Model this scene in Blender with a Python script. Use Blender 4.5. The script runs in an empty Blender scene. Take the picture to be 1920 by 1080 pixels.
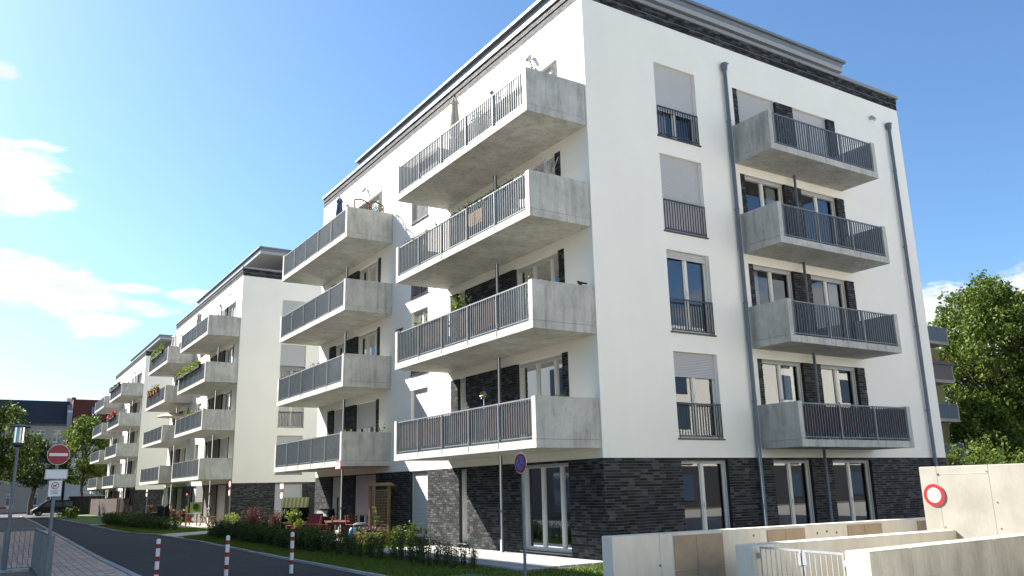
import bpy, math, random
from mathutils import Vector, Matrix
S = bpy.context.scene
COL = S.collection
rad = math.radians

# ------------------------------------------------------------------ camera
cd = bpy.data.cameras.new("camera"); cam = bpy.data.objects.new("camera", cd); COL.objects.link(cam)
YAW, PIT, ROL = rad(32.6306), rad(13.5758), rad(-1.3379)
fw = Vector((math.sin(YAW)*math.cos(PIT), math.cos(YAW)*math.cos(PIT), math.sin(PIT)))
r0 = Vector((math.cos(YAW), -math.sin(YAW), 0)); u0 = r0.cross(fw)
cr = math.cos(ROL)*r0 + math.sin(ROL)*u0; cu = -math.sin(ROL)*r0 + math.cos(ROL)*u0
m = Matrix((cr, cu, -fw)).transposed().to_4x4(); m.translation = (-13.171, -16.5585, 1.829)
cam.matrix_world = m
cd.sensor_width = 36; cd.lens = 1556.39/1920*36; cd.clip_start = .1; cd.clip_end = 3000
S.camera = cam

# ------------------------------------------------------------------ world, sun, exposure
SUNV = Vector((-1, 1.59, 1.40)).normalized()
SUN_EL = math.asin(SUNV.z); SUN_AZ = math.atan2(SUNV.x, SUNV.y)      # azimuth from +Y towards +X
SKY_STRENGTH, SUN_STRENGTH, EXPOSURE = 0.070, 5.0, 1.72
S.view_settings.view_transform = 'Standard'; S.view_settings.look = 'None'
S.view_settings.gamma = 1; S.view_settings.use_curve_mapping = False
S.view_settings.exposure = EXPOSURE
W = bpy.data.worlds.new("World"); S.world = W; W.use_nodes = True
nt = W.node_tree; N = nt.nodes; L = nt.links
for n in list(N): N.remove(n)
def wn(t, **k):
    n = N.new(t)
    for a, b in k.items(): setattr(n, a, b)
    return n
def wmath(op, a, b=None, c=None):
    n = wn('ShaderNodeMath', operation=op)
    for i, v in enumerate((a, b, c)):
        if v is None: continue
        if isinstance(v, (int, float)): n.inputs[i].default_value = v
        else: L.new(v, n.inputs[i])
    return n.outputs[0]
sky = wn('ShaderNodeTexSky', sky_type='NISHITA'); sky.sun_disc = False
sky.sun_elevation = SUN_EL; sky.sun_rotation = SUN_AZ
sky.altitude = 50; sky.air_density = 1.0; sky.dust_density = 1.0; sky.ozone_density = 4.0
tc = wn('ShaderNodeTexCoord'); sep = wn('ShaderNodeSeparateXYZ'); L.new(tc.outputs['Generated'], sep.inputs[0])
az = wmath('MULTIPLY', wmath('ARCTAN2', sep.outputs[0], sep.outputs[1]), 57.29578)
el = wmath('MULTIPLY', wmath('ARCSINE', sep.outputs[2]), 57.29578)
# cumulus banks round the sky: azimuth, elevation, half width, half height (degrees)
CLOUDS = [(-.8,18.8,3.6,2.2),(1.2,17.7,2.4,1.2),(1.2,12.9,4.2,1.6),(4.6,11.9,3.4,1.35),(5.6,10.5,2.3,.95),(8.2,11.7,2.3,.6),(11.0,12.6,1.9,.55),(7.4,12.8,2.0,.35),
 (1.6,20.9,1.6,.35),(-1.2,24.8,1.0,.6),(4.9,5.6,2.0,.6),
 (59.9,10.0,2.6,1.8),(65.2,10.0,1.9,2.2),(62.6,7.8,4.2,2.3),(70,9,5,3),(85,11,9,3),(104,14,8,4),(128,10,10,4),(150,18,9,4),(178,12,11,4),(-152,16,10,4),(-120,11,9,3),(-88,19,8,3),(-62,13,9,3),(-38,17,8,3),(-14,12,6,2.2)]
nz = wn('ShaderNodeTexNoise'); nz.inputs['Scale'].default_value = 22; nz.inputs['Detail'].default_value = 12; nz.inputs['Roughness'].default_value = .66
mp = wn('ShaderNodeMapping'); mp.inputs['Scale'].default_value = (1, 1, 2.6); L.new(tc.outputs['Generated'], mp.inputs[0]); L.new(mp.outputs[0], nz.inputs[0])
mask = None
for a0, e0, sa, se in CLOUDS:
    da = wmath('DIVIDE', wmath('SUBTRACT', az, a0), sa); de = wmath('DIVIDE', wmath('SUBTRACT', el, e0), se)
    d = wmath('ADD', wmath('MULTIPLY', da, da), wmath('MULTIPLY', de, de))
    v = wmath('SUBTRACT', 1.0, d)
    mask = v if mask is None else wmath('SMOOTH_MAX', mask, v, .35)
mask = wmath('MAXIMUM', mask, -1.6)
mask = wmath('ADD', mask, wmath('MULTIPLY', wmath('SUBTRACT', nz.outputs['Fac'], .5), 3.8))
mr = wn('ShaderNodeMapRange', interpolation_type='SMOOTHSTEP'); L.new(mask, mr.inputs[0])
mr.inputs[1].default_value = -.25; mr.inputs[2].default_value = .85; mr.inputs[3].default_value = 0; mr.inputs[4].default_value = .96
nz2 = wn('ShaderNodeTexNoise'); nz2.inputs['Scale'].default_value = 14; nz2.inputs['Detail'].default_value = 5
L.new(mp.outputs[0], nz2.inputs[0])
ccr = wn('ShaderNodeValToRGB'); L.new(nz2.outputs['Fac'], ccr.inputs[0])
ccr.color_ramp.elements[0].position = .32; ccr.color_ramp.elements[0].color = (3.9, 4.2, 4.6, 1)
ccr.color_ramp.elements[1].position = .55; ccr.color_ramp.elements[1].color = (5.2, 5.2, 5.2, 1)
tint = wn('ShaderNodeMix', data_type='RGBA', blend_type='MULTIPLY'); tint.inputs[0].default_value = 1; L.new(sky.outputs[0], tint.inputs[6]); tint.inputs[7].default_value = (.75, .895, .97, 1)
mix = wn('ShaderNodeMix', data_type='RGBA'); L.new(mr.outputs[0], mix.inputs[0]); L.new(tint.outputs[2], mix.inputs[6]); L.new(ccr.outputs[0], mix.inputs[7])
bg = wn('ShaderNodeBackground'); bg.inputs[1].default_value = SKY_STRENGTH; L.new(mix.outputs[2], bg.inputs[0])
wo = wn('ShaderNodeOutputWorld'); L.new(bg.outputs[0], wo.inputs[0])
ld = bpy.data.lights.new("sun", 'SUN'); ld.energy = SUN_STRENGTH; ld.angle = rad(.55); ld.color = (1.0, .95, .87)
sun = bpy.data.objects.new("sun", ld); COL.objects.link(sun); sun.location = (-40, 60, 60)
sun.rotation_euler = (-SUNV).to_track_quat('-Z', 'Y').to_euler()
S.render.engine = 'CYCLES'
S.cycles.max_bounces = 8; S.cycles.diffuse_bounces = 4; S.cycles.glossy_bounces = 4; S.cycles.transparent_max_bounces = 12
S.cycles.caustics_reflective = False; S.cycles.caustics_refractive = False
S.cycles.sample_clamp_indirect = 6
S.cycles.use_denoising = True

# ------------------------------------------------------------------ materials
def material(name, col, rough=.7, metal=0., var=0., scale=3., col2=None, bump=0., bscale=60., stretch=None, spec=.5, island=None, objrand=None, detail=5, lo=.35, hi=.65):
    M = bpy.data.materials.new(name); M.use_nodes = True
    t = M.node_tree; n = t.nodes; l = t.links; p = n['Principled BSDF']
    p.inputs['Roughness'].default_value = rough; p.inputs['Metallic'].default_value = metal
    p.inputs['Specular IOR Level'].default_value = spec
    p.inputs['Base Color'].default_value = (*col, 1)
    g = n.new('ShaderNodeNewGeometry')
    pos = g.outputs['Position']
    if stretch:
        mpn = n.new('ShaderNodeMapping'); mpn.inputs['Scale'].default_value = stretch; l.new(pos, mpn.inputs[0]); pos2 = mpn.outputs[0]
    else: pos2 = pos
    out = None
    if island or objrand:
        rp = n.new('ShaderNodeValToRGB'); stops = island or objrand
        if island: l.new(g.outputs['Random Per Island'], rp.inputs[0])
        else:
            oi = n.new('ShaderNodeObjectInfo'); l.new(oi.outputs['Random'], rp.inputs[0])
        e = rp.color_ramp.elements
        while len(e) < len(stops): e.new(.5)
        for q, (ps, c) in zip(e, stops): q.position = ps; q.color = (*c, 1)
        out = rp.outputs[0]
    if var or col2:
        tx = n.new('ShaderNodeTexNoise'); tx.inputs['Scale'].default_value = scale; tx.inputs['Detail'].default_value = detail; tx.inputs['Roughness'].default_value = .6
        l.new(pos2, tx.inputs[0])
        rp = n.new('ShaderNodeValToRGB'); l.new(tx.outputs['Fac'], rp.inputs[0])
        rp.color_ramp.elements[0].position = lo; rp.color_ramp.elements[1].position = hi
        if out is None:
            c2 = col2 or tuple(c*(1-var) for c in col)
            rp.color_ramp.elements[0].color = (*c2, 1); rp.color_ramp.elements[1].color = (*col, 1); out = rp.outputs[0]
        else:
            rp.color_ramp.elements[0].color = (1-var,)*3+(1,); rp.color_ramp.elements[1].color = (1, 1, 1, 1)
            mx = n.new('ShaderNodeMix'); mx.data_type = 'RGBA'; mx.blend_type = 'MULTIPLY'; mx.inputs[0].default_value = 1
            l.new(out, mx.inputs[6]); l.new(rp.outputs[0], mx.inputs[7]); out = mx.outputs[2]
    if out is not None: l.new(out, p.inputs['Base Color'])
    if bump:
        tb = n.new('ShaderNodeTexNoise'); tb.inputs['Scale'].default_value = bscale; tb.inputs['Detail'].default_value = 4; l.new(pos2, tb.inputs[0])
        b = n.new('ShaderNodeBump'); b.inputs['Strength'].default_value = bump; b.inputs['Distance'].default_value = .02
        l.new(tb.outputs['Fac'], b.inputs['Height']); l.new(b.outputs[0], p.inputs['Normal'])
    return M
def add_streaks(M, amount, stretch, lo, hi):
    t = M.node_tree; n = t.nodes; l = t.links; p = n['Principled BSDF']; src = p.inputs['Base Color'].links[0].from_socket
    g = n.new('ShaderNodeNewGeometry'); mpn = n.new('ShaderNodeMapping'); mpn.inputs['Scale'].default_value = stretch; l.new(g.outputs['Position'], mpn.inputs[0])
    tx = n.new('ShaderNodeTexNoise'); tx.inputs['Scale'].default_value = 1; tx.inputs['Detail'].default_value = 6; tx.inputs['Roughness'].default_value = .7; l.new(mpn.outputs[0], tx.inputs[0])
    rp = n.new('ShaderNodeValToRGB'); l.new(tx.outputs['Fac'], rp.inputs[0]); rp.color_ramp.elements[0].position = lo; rp.color_ramp.elements[1].position = hi
    rp.color_ramp.elements[0].color = (1-amount, 1-amount*1.02, 1-amount*1.1, 1); rp.color_ramp.elements[1].color = (1, 1, 1, 1)
    mx = n.new('ShaderNodeMix'); mx.data_type = 'RGBA'; mx.blend_type = 'MULTIPLY'; mx.inputs[0].default_value = 1
    l.new(src, mx.inputs[6]); l.new(rp.outputs[0], mx.inputs[7]); l.new(mx.outputs[2], p.inputs['Base Color'])
def leafmat(name, stops, trans=.35):
    M = bpy.data.materials.new(name); M.use_nodes = True
    t = M.node_tree; n = t.nodes; l = t.links
    for x in list(n): n.remove(x)
    g = n.new('ShaderNodeNewGeometry'); rp = n.new('ShaderNodeValToRGB'); l.new(g.outputs['Random Per Island'], rp.inputs[0])
    e = rp.color_ramp.elements
    while len(e) < len(stops): e.new(.5)
    for q, (ps, c) in zip(e, stops): q.position = ps; q.color = (*c, 1)
    d = n.new('ShaderNodeBsdfPrincipled'); d.inputs['Roughness'].default_value = .55; d.inputs['Specular IOR Level'].default_value = .25
    tr = n.new('ShaderNodeBsdfTranslucent'); mx = n.new('ShaderNodeMixShader'); mx.inputs[0].default_value = trans
    l.new(rp.outputs[0], d.inputs['Base Color']); l.new(rp.outputs[0], tr.inputs[0])
    l.new(d.outputs[0], mx.inputs[1]); l.new(tr.outputs[0], mx.inputs[2])
    o = n.new('ShaderNodeOutputMaterial'); l.new(mx.outputs[0], o.inputs[0])
    return M
def glassmat(name, tint=(.80, .84, .84), refl=.13):
    M = bpy.data.materials.new(name); M.use_nodes = True
    t = M.node_tree; n = t.nodes; l = t.links
    for x in list(n): n.remove(x)
    gl = n.new('ShaderNodeBsdfGlossy'); gl.inputs['Roughness'].default_value = 0; gl.inputs[0].default_value = (.95, .97, 1, 1)
    tr = n.new('ShaderNodeBsdfTransparent'); tr.inputs[0].default_value = (*tint, 1)
    lw = n.new('ShaderNodeFresnel'); lw.inputs[0].default_value = 1.5
    ad = n.new('ShaderNodeMath'); ad.operation = 'MULTIPLY_ADD'; ad.inputs[1].default_value = 1.5; ad.inputs[2].default_value = refl-.04; ad.use_clamp = True
    nb = n.new('ShaderNodeTexNoise'); nb.inputs['Scale'].default_value = 1.3; bm = n.new('ShaderNodeBump'); bm.inputs['Strength'].default_value = .02
    ge = n.new('ShaderNodeNewGeometry'); l.new(ge.outputs['Position'], nb.inputs[0]); l.new(nb.outputs['Fac'], bm.inputs['Height']); l.new(bm.outputs[0], gl.inputs['Normal'])
    l.new(lw.outputs[0], ad.inputs[0])
    mx = n.new('ShaderNodeMixShader'); l.new(ad.outputs[0], mx.inputs[0]); l.new(tr.outputs[0], mx.inputs[1]); l.new(gl.outputs[0], mx.inputs[2])
    o = n.new('ShaderNodeOutputMaterial'); l.new(mx.outputs[0], o.inputs[0])
    return M
BR = [(0, (.007, .0078, .0098)), (.30, (.012, .013, .016)), (.38, (.024, .0255, .030)), (.70, (.034, .036, .041)), (.78, (.054, .056, .061)), (1, (.088, .087, .088))]
plaster = material("plaster_white", (.88, .845, .76), .85, var=.05, scale=.5, bump=.10, bscale=140, lo=.3, hi=.7)
concrete = material("concrete_smooth", (.52, .51, .465), .8, col2=(.39, .385, .355), scale=1.3, bump=.08, bscale=30, detail=9, lo=.36, hi=.62)
concrete_wall = material("concrete_rough", (.65, .61, .515), .85, col2=(.55, .51, .42), scale=1.6, bump=.15, bscale=45, detail=10, stretch=(1.3, 1.3, .45), lo=.34, hi=.6)
concrete_stained = material("concrete_stained", (.53, .485, .385), .85, col2=(.42, .38, .29), scale=1.8, bump=.15, bscale=45, detail=10, stretch=(1.3, 1.3, .8), lo=.34, hi=.6)
concrete_light = material("concrete_pale", (.315, .295, .255), .85, col2=(.265, .245, .205), scale=1.4, bump=.12, bscale=40, detail=10, lo=.35, hi=.6)
tan_panel = material("tan_fibre_panel", (.36, .27, .18), .75, var=.18, scale=5, bump=.1, bscale=120)
brick_one = material("clinker_brick_single", (.04, .04, .045), .72, objrand=BR, var=.25, scale=30, spec=.25)
brick_all = material("clinker_brick", (.04, .04, .045), .72, island=BR, var=.25, scale=30, spec=.25)
mortar = material("mortar_grey", (.115, .112, .106), .9, var=.2, scale=20)
mortar_dark = material("added_base_dark", (.035, .036, .04), .8)
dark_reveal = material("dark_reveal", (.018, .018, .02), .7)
frame_white = material("window_frame_white", (.66, .64, .59), .4)
glass = glassmat("window_glass", refl=.10)
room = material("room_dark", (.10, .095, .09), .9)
curtain_m = material("curtain_white", (.62, .62, .60), .9, var=.1, scale=9, stretch=(6, 6, .4))
shutter_m = material("roller_shutter_grey", (.50, .50, .51), .5)
zinc = material("zinc_metal", (.215, .235, .25), .5, metal=.12, var=.15, scale=2)
coping_m = material("coping_metal", (.27, .27, .265), .5, metal=.1, var=.1, scale=2)
steel = material("galvanised_steel", (.185, .21, .23), .5, metal=.2, var=.2, scale=6)
pipe_metal = material("pipe_metal", (.21, .24, .26), .5, metal=.1, var=.12, scale=5)
steel_light = material("galvanised_pale", (.40, .42, .43), .4, metal=.4, var=.15, scale=8)
anthracite = material("anthracite_metal", (.045, .052, .062), .5, metal=.2)
roof_dark = material("roof_dark_tile", (.03, .033, .042), .8, var=.35, scale=1.2, stretch=(1, 1, 5))
soffit_m = material("soffit_grey", (.36, .37, .375), .8)
asphalt = material("asphalt", (.027, .028, .031), .9, col2=(.018, .019, .022), scale=1.2, bump=.4, bscale=260, detail=12)
ground_m = material("ground_soil", (.16, .145, .12), .95, var=.3, scale=.4)
lawn_m = material("lawn_ground", (.085, .14, .02), .95, col2=(.055, .095, .015), scale=2.2, detail=10)
kerb_m = material("kerb_concrete", (.40, .40, .39), .85, island=[(0, (.33, .33, .325)), (1, (.45, .45, .44))], var=.2, scale=8)
PV = [(0, (.48, .36, .285)), (.5, (.57, .44, .355)), (1, (.64, .51, .42))]
paver_one = material("paver_single", (.3, .27, .24), .9, objrand=PV, var=.2, scale=14)
paver_all = material("paver", (.3, .27, .24), .9, island=PV, var=.2, scale=14)
sand_m = material("joint_sand", (.15, .13, .11), .95)
SL = [(0, (.33, .325, .31)), (1, (.43, .42, .40))]
slab_m = material("patio_slab", (.4, .39, .37), .85, objrand=SL, var=.15, scale=5)
path_m = material("path_concrete", (.46, .43, .38), .9, var=.15, scale=3)
leaf_tree = leafmat("leaf_bright", [(0, (.034, .066, .010)), (.5, (.088, .135, .02)), (1, (.17, .21, .03))])
leaf_dark = leafmat("leaf_dark", [(0, (.014, .030, .007)), (.6, (.035, .060, .012)), (1, (.06, .09, .018))])
leaf_hedge = leafmat("leaf_hedge", [(0, (.018, .042, .008)), (.6, (.06, .105, .018)), (1, (.12, .18, .03))])
leaf_lime = leafmat("leaf_lime", [(0, (.08, .13, .015)), (1, (.22, .27, .035))])
leaf_red = leafmat("leaf_red_brown", [(0, (.045, .014, .012)), (1, (.14, .055, .035))])
grass_leaf = leafmat("grass_blade", [(0, (.055, .10, .012)), (.6, (.115, .17, .022)), (1, (.20, .235, .035))], .25)
bark = material("bark", (.075, .055, .04), .95, var=.4, scale=6, bump=.5, bscale=30)
red_paint = material("red_paint", (.30, .008, .014), .45)
sign_white = material("sign_white", (.44, .44, .435), .45)
white_paint = material("white_paint", (.80, .79, .77), .45)
blue_paint = material("sign_blue", (.03, .12, .36), .45)
plate_grey = material("sign_back_grey", (.50, .50, .47), .5)
black_m = material("black_plastic", (.012, .012, .014), .45)
black_car = material("black_car_paint", (.006, .006, .008), .38, spec=.25)
reed_dark = material("reed_fence_brown", (.05, .03, .022), .9, island=[(0, (.032, .018, .014)), (1, (.075, .045, .033))])
wood_red = material("red_brown_wood", (.17, .045, .028), .6, var=.3, scale=12)
wood_tan = material("tan_wood", (.34, .20, .095), .7, var=.3, scale=14)
reed_m = material("brown_reed", (.2, .14, .11), .85, island=[(0, (.15, .10, .085)), (1, (.30, .215, .18))])
maroon_m = material("maroon_screen", (.07, .024, .024), .7, island=[(0, (.05, .017, .018)), (1, (.085, .03, .03))])
fabric_beige = material("fabric_beige", (.52, .46, .36), .9, var=.15, scale=12)
fabric_blue = material("fabric_dark_blue", (.05, .085, .17), .9)
fabric_black = material("fabric_black", (.012, .013, .018), .9)
terracotta = material("terracotta", (.30, .09, .05), .8)
pot_red = material("pot_red", (.20, .03, .025), .6)
flower_red = material("flower_red", (.55, .02, .03), .7)
flower_pink = material("flower_pink", (.55, .25, .33), .7)
flower_white = material("flower_white", (.75, .73, .68), .7)
green_paint = material("green_paint", (.16, .27, .035), .5)
yellow_paint = material("yellow_paint", (.55, .38, .09), .6)
stripe_m = material("awning_stripe", (.52, .50, .34), .85)
stripe_g = material("awning_olive", (.30, .31, .06), .85)
blue_plastic = material("blue_plastic", (.03, .22, .55), .4)
bin_grey = material("bin_grey", (.06, .075, .085), .5)
olive_wall = material("olive_render", (.20, .19, .075), .9, var=.1, scale=1)
beige_wall = material("beige_render", (.36, .31, .27), .9, var=.12, scale=.6)
pale_wall = material("pale_render", (.52, .50, .46), .9, var=.1, scale=.6)
red_wall = material("red_brick_render", (.115, .032, .025), .9, var=.25, scale=.9)
lamp_glass = material("lamp_glass", (.62, .62, .58), .25)
print_grey = material("print_dark", (.08, .08, .09), .6)
yellow_print = material("planter_print", (.55, .42, .06), .7, col2=(.08, .06, .02), scale=9, detail=2)

add_streaks(concrete, .30, (5.5, 5.5, .7), .33, .52); add_streaks(concrete, .22, (14, 14, 9), .30, .46)
add_streaks(concrete_wall, .10, (7, 7, .8), .33, .50); add_streaks(concrete_wall, .35, (26, 26, 22), .25, .36); add_streaks(concrete_light, .10, (4, 4, 1.2), .35, .55); add_streaks(concrete_light, .25, (30, 30, 30), .22, .34)
add_streaks(concrete_stained, .20, (4, 4, .9), .34, .54); add_streaks(concrete_stained, .4, (22, 22, 20), .27, .37)
add_streaks(plaster, .012, (3.2, 3.2, .12), .35, .6); add_streaks(asphalt, .25, (.35, .9, 1), .4, .5)
# ------------------------------------------------------------------ mesh helpers
class MB:
    def __init__(s): s.v = []; s.f = []; s.m = []
    def poly(s, pts, mi=0):
        b = len(s.v); s.v += [tuple(p) for p in pts]; s.f.append(tuple(range(b, b+len(pts)))); s.m.append(mi)
    def hexa(s, c, mi=0):
        b = len(s.v); s.v += [tuple(p) for p in c]
        for q in ((0, 3, 2, 1), (4, 5, 6, 7), (0, 1, 5, 4), (1, 2, 6, 5), (2, 3, 7, 6), (3, 0, 4, 7)):
            s.f.append(tuple(b+i for i in q)); s.m.append(mi)
    def box(s, x0, x1, y0, y1, z0, z1, mi=0):
        s.hexa([(x0, y0, z0), (x1, y0, z0), (x1, y1, z0), (x0, y1, z0), (x0, y0, z1), (x1, y0, z1), (x1, y1, z1), (x0, y1, z1)], mi)
    def fbox(s, F, u0, u1, v0, v1, d0, d1, mi=0):
        s.hexa([F(u0, v0, d0), F(u1, v0, d0), F(u1, v0, d1), F(u0, v0, d1), F(u0, v1, d0), F(u1, v1, d0), F(u1, v1, d1), F(u0, v1, d1)], mi)
    def bar(s, a, b, w, h, mi=0):            # rectangular bar between two points
        a = Vector(a); b = Vector(b); d = (b-a).normalized()
        up = Vector((0, 0, 1)) if abs(d.z) < .95 else Vector((1, 0, 0))
        sx = d.cross(up).normalized()*w/2; sy = sx.cross(d).normalized()*h/2
        s.hexa([a-sx-sy, a+sx-sy, a+sx+sy, a-sx+sy, b-sx-sy, b+sx-sy, b+sx+sy, b-sx+sy], mi)
    def tube(s, pts, radii, n=8, mi=0, cap=True):
        pts = [Vector(p) for p in pts]
        if isinstance(radii, (int, float)): radii = [radii]*len(pts)
        rings = []
        for i, p in enumerate(pts):
            d = (pts[min(i+1, len(pts)-1)]-pts[max(i-1, 0)]).normalized()
            up = Vector((0, 0, 1)) if abs(d.z) < .9 else Vector((1, 0, 0))
            a = d.cross(up).normalized(); b = a.cross(d)
            st = len(s.v)
            for k in range(n):
                t = 2*math.pi*k/n; s.v.append(tuple(p+(a*math.cos(t)+b*math.sin(t))*radii[i]))
            rings.append(st)
        for i in range(len(rings)-1):
            for k in range(n):
                s.f.append((rings[i]+k, rings[i]+(k+1) % n, rings[i+1]+(k+1) % n, rings[i+1]+k)); s.m.append(mi)
        if cap:
            s.f.append(tuple(rings[0]+k for k in range(n))); s.m.append(mi)
            s.f.append(tuple(rings[-1]+k for k in range(n))); s.m.append(mi)
    def lathe(s, c, prof, n=12, mi=0):
        s.tube([(c[0], c[1], c[2]+z+i*1e-5) for i, (r, z) in enumerate(prof)], [r for r, z in prof], n, mi)
    def disc(s, c, nrm, r, t, n=28, mi=0, up=(0, 0, 1)):
        nrm = Vector(nrm).normalized(); s.tube([Vector(c), Vector(c)+nrm*t], r, n, mi)
    def leaves(s, cs, size, rng, mi=0, upb=.3, asp=.55):
        for c in cs:
            nx = Vector((rng.gauss(0, 1), rng.gauss(0, 1), rng.gauss(0, 1)+upb)).normalized()
            t = nx.cross(Vector((rng.gauss(0, 1), rng.gauss(0, 1), rng.gauss(0, 1)))).normalized(); b = nx.cross(t)
            q = size*rng.uniform(.65, 1.3); c = Vector(c); w = q*asp
            s.poly([c-t*q*.5, c+b*w*.5+nx*q*.08, c+t*q*.5, c-b*w*.5+nx*q*.08], mi)
    def mesh(s, name, mats, smooth=False):
        me = bpy.data.meshes.new(name); me.from_pydata(s.v, [], s.f)
        for m_ in (mats if isinstance(mats, (list, tuple)) else [mats]): me.materials.append(m_)
        me.polygons.foreach_set('material_index', s.m)
        if smooth: me.polygons.foreach_set('use_smooth', [True]*len(s.f))
        me.update(); return me
    def build(s, name, mats, parent=None, smooth=False, loc=None, kind=None):
        return put(name, s.mesh(name, mats, smooth), parent, loc, kind)
def put(name, me, parent=None, loc=None, kind=None):
    o = bpy.data.objects.new(name, me); COL.objects.link(o)
    if parent: o.parent = parent
    if loc: o.location = loc
    if kind: o['kind'] = kind
    return o
def tag(o, label, cat, group=None):
    o['label'] = label; o['category'] = cat
    if group: o['group'] = group
    return o
def thing(name, label, cat, loc=(0, 0, 0), rz=0, group=None):
    o = bpy.data.objects.new(name, None); COL.objects.link(o); o.empty_display_size = .2
    o.location = loc; o.rotation_euler = (0, 0, rz); return tag(o, label, cat, group)
KIDS = {}
def children(o):
    return [c for c in list(bpy.data.objects) if c.parent == o]
def copy_tree(src, loc, rz=None, label=None, scale=None):
    kids = {}
    for c in bpy.data.objects:
        if c.parent: kids.setdefault(c.parent.name, []).append(c)
    def rec(o, p):
        c = o.copy(); COL.objects.link(c)
        if p: c.parent = p
        for k in kids.get(o.name, []): rec(k, c)
        return c
    r = rec(src, None); r.location = loc
    if rz is not None: r.rotation_euler = (0, 0, rz)
    if scale: r.scale = scale
    if label: r['label'] = label
    return r
FL = lambda u, v, d: (-d, u, v)       # west face: u along +Y, outward -X
FR = lambda u, v, d: (u, -d, v)       # south face: u along +X, outward -Y

# ------------------------------------------------------------------ the apartment block
BW, BL = 14.92, 20.96
ZB, ZP = 2.52, 15.41                 # top of the clinker base, underside of the parapet band
KF = [2.76+2.9*k for k in range(4)]  # undersides of the balcony slabs

def cells(F, U0, U1, V0, V1, holes, out, bricks):
    us = sorted({U0, U1, *[h[0] for h in holes], *[h[1] for h in holes], *[b[0] for b in bricks], *[b[1] for b in bricks]})
    vs = sorted({V0, V1, *[h[2] for h in holes], *[h[3] for h in holes], *[b[2] for b in bricks], *[b[3] for b in bricks]})
    us = [u for u in us if U0 <= u <= U1]; vs = [v for v in vs if V0 <= v <= V1]
    for j in range(len(vs)-1):
        run = None
        for i in range(len(us)-1):
            cu_, cv = (us[i]+us[i+1])/2, (vs[j]+vs[j+1])/2
            if any(h[0] < cu_ < h[1] and h[2] < cv < h[3] for h in holes): k = None
            elif any(b[0] < cu_ < b[1] and b[2] < cv < b[3] for b in bricks): k = 1
            else: k = 0
            if run and run[2] == k: run[1] = us[i+1]
            else:
                if run and run[2] is not None: out.poly([F(run[0], vs[j], 0), F(run[1], vs[j], 0), F(run[1], vs[j+1], 0), F(run[0], vs[j+1], 0)], run[2])
                run = [us[i], us[i+1], k]
        if run and run[2] is not None: out.poly([F(run[0], vs[j], 0), F(run[1], vs[j], 0), F(run[1], vs[j+1], 0), F(run[0], vs[j+1], 0)], run[2])

def brick_list(F, rects, holes, rng):
    """bricks (u0,u1,v0,v1,proud) laid in courses in the rectangles, cut at the openings"""
    res = []
    CH, BLn, J = .0721, .222, .0135
    for (a0, a1, b0, b1) in rects:
        nrow = max(1, round((b1-b0)/CH)); ch = (b1-b0)/nrow
        for r in range(nrow):
            v0, v1 = b0+r*ch+J/2, b0+(r+1)*ch-J/2
            segs = [(a0, a1)]
            for h in holes:
                if h[2] < v1-.02 and h[3] > v0+.02:
                    ns = []
                    for s0, s1 in segs:
                        if h[1] <= s0 or h[0] >= s1: ns.append((s0, s1)); continue
                        if h[0] > s0: ns.append((s0, h[0]))
                        if h[1] < s1: ns.append((h[1], s1))
                    segs = ns
            off = rng.choice((0, .5, .33, .66, .25))*BLn
            for s0, s1 in segs:
                x = math.floor((s0-off)/BLn)*BLn+off
                while x < s1:
                    e0, e1 = max(x+J/2, s0), min(x+BLn-J/2, s1)
                    if e1-e0 > .035: res.append((e0, e1, v0, v1, rng.uniform(.007, .012)))
                    x += BLn
    return res

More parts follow.
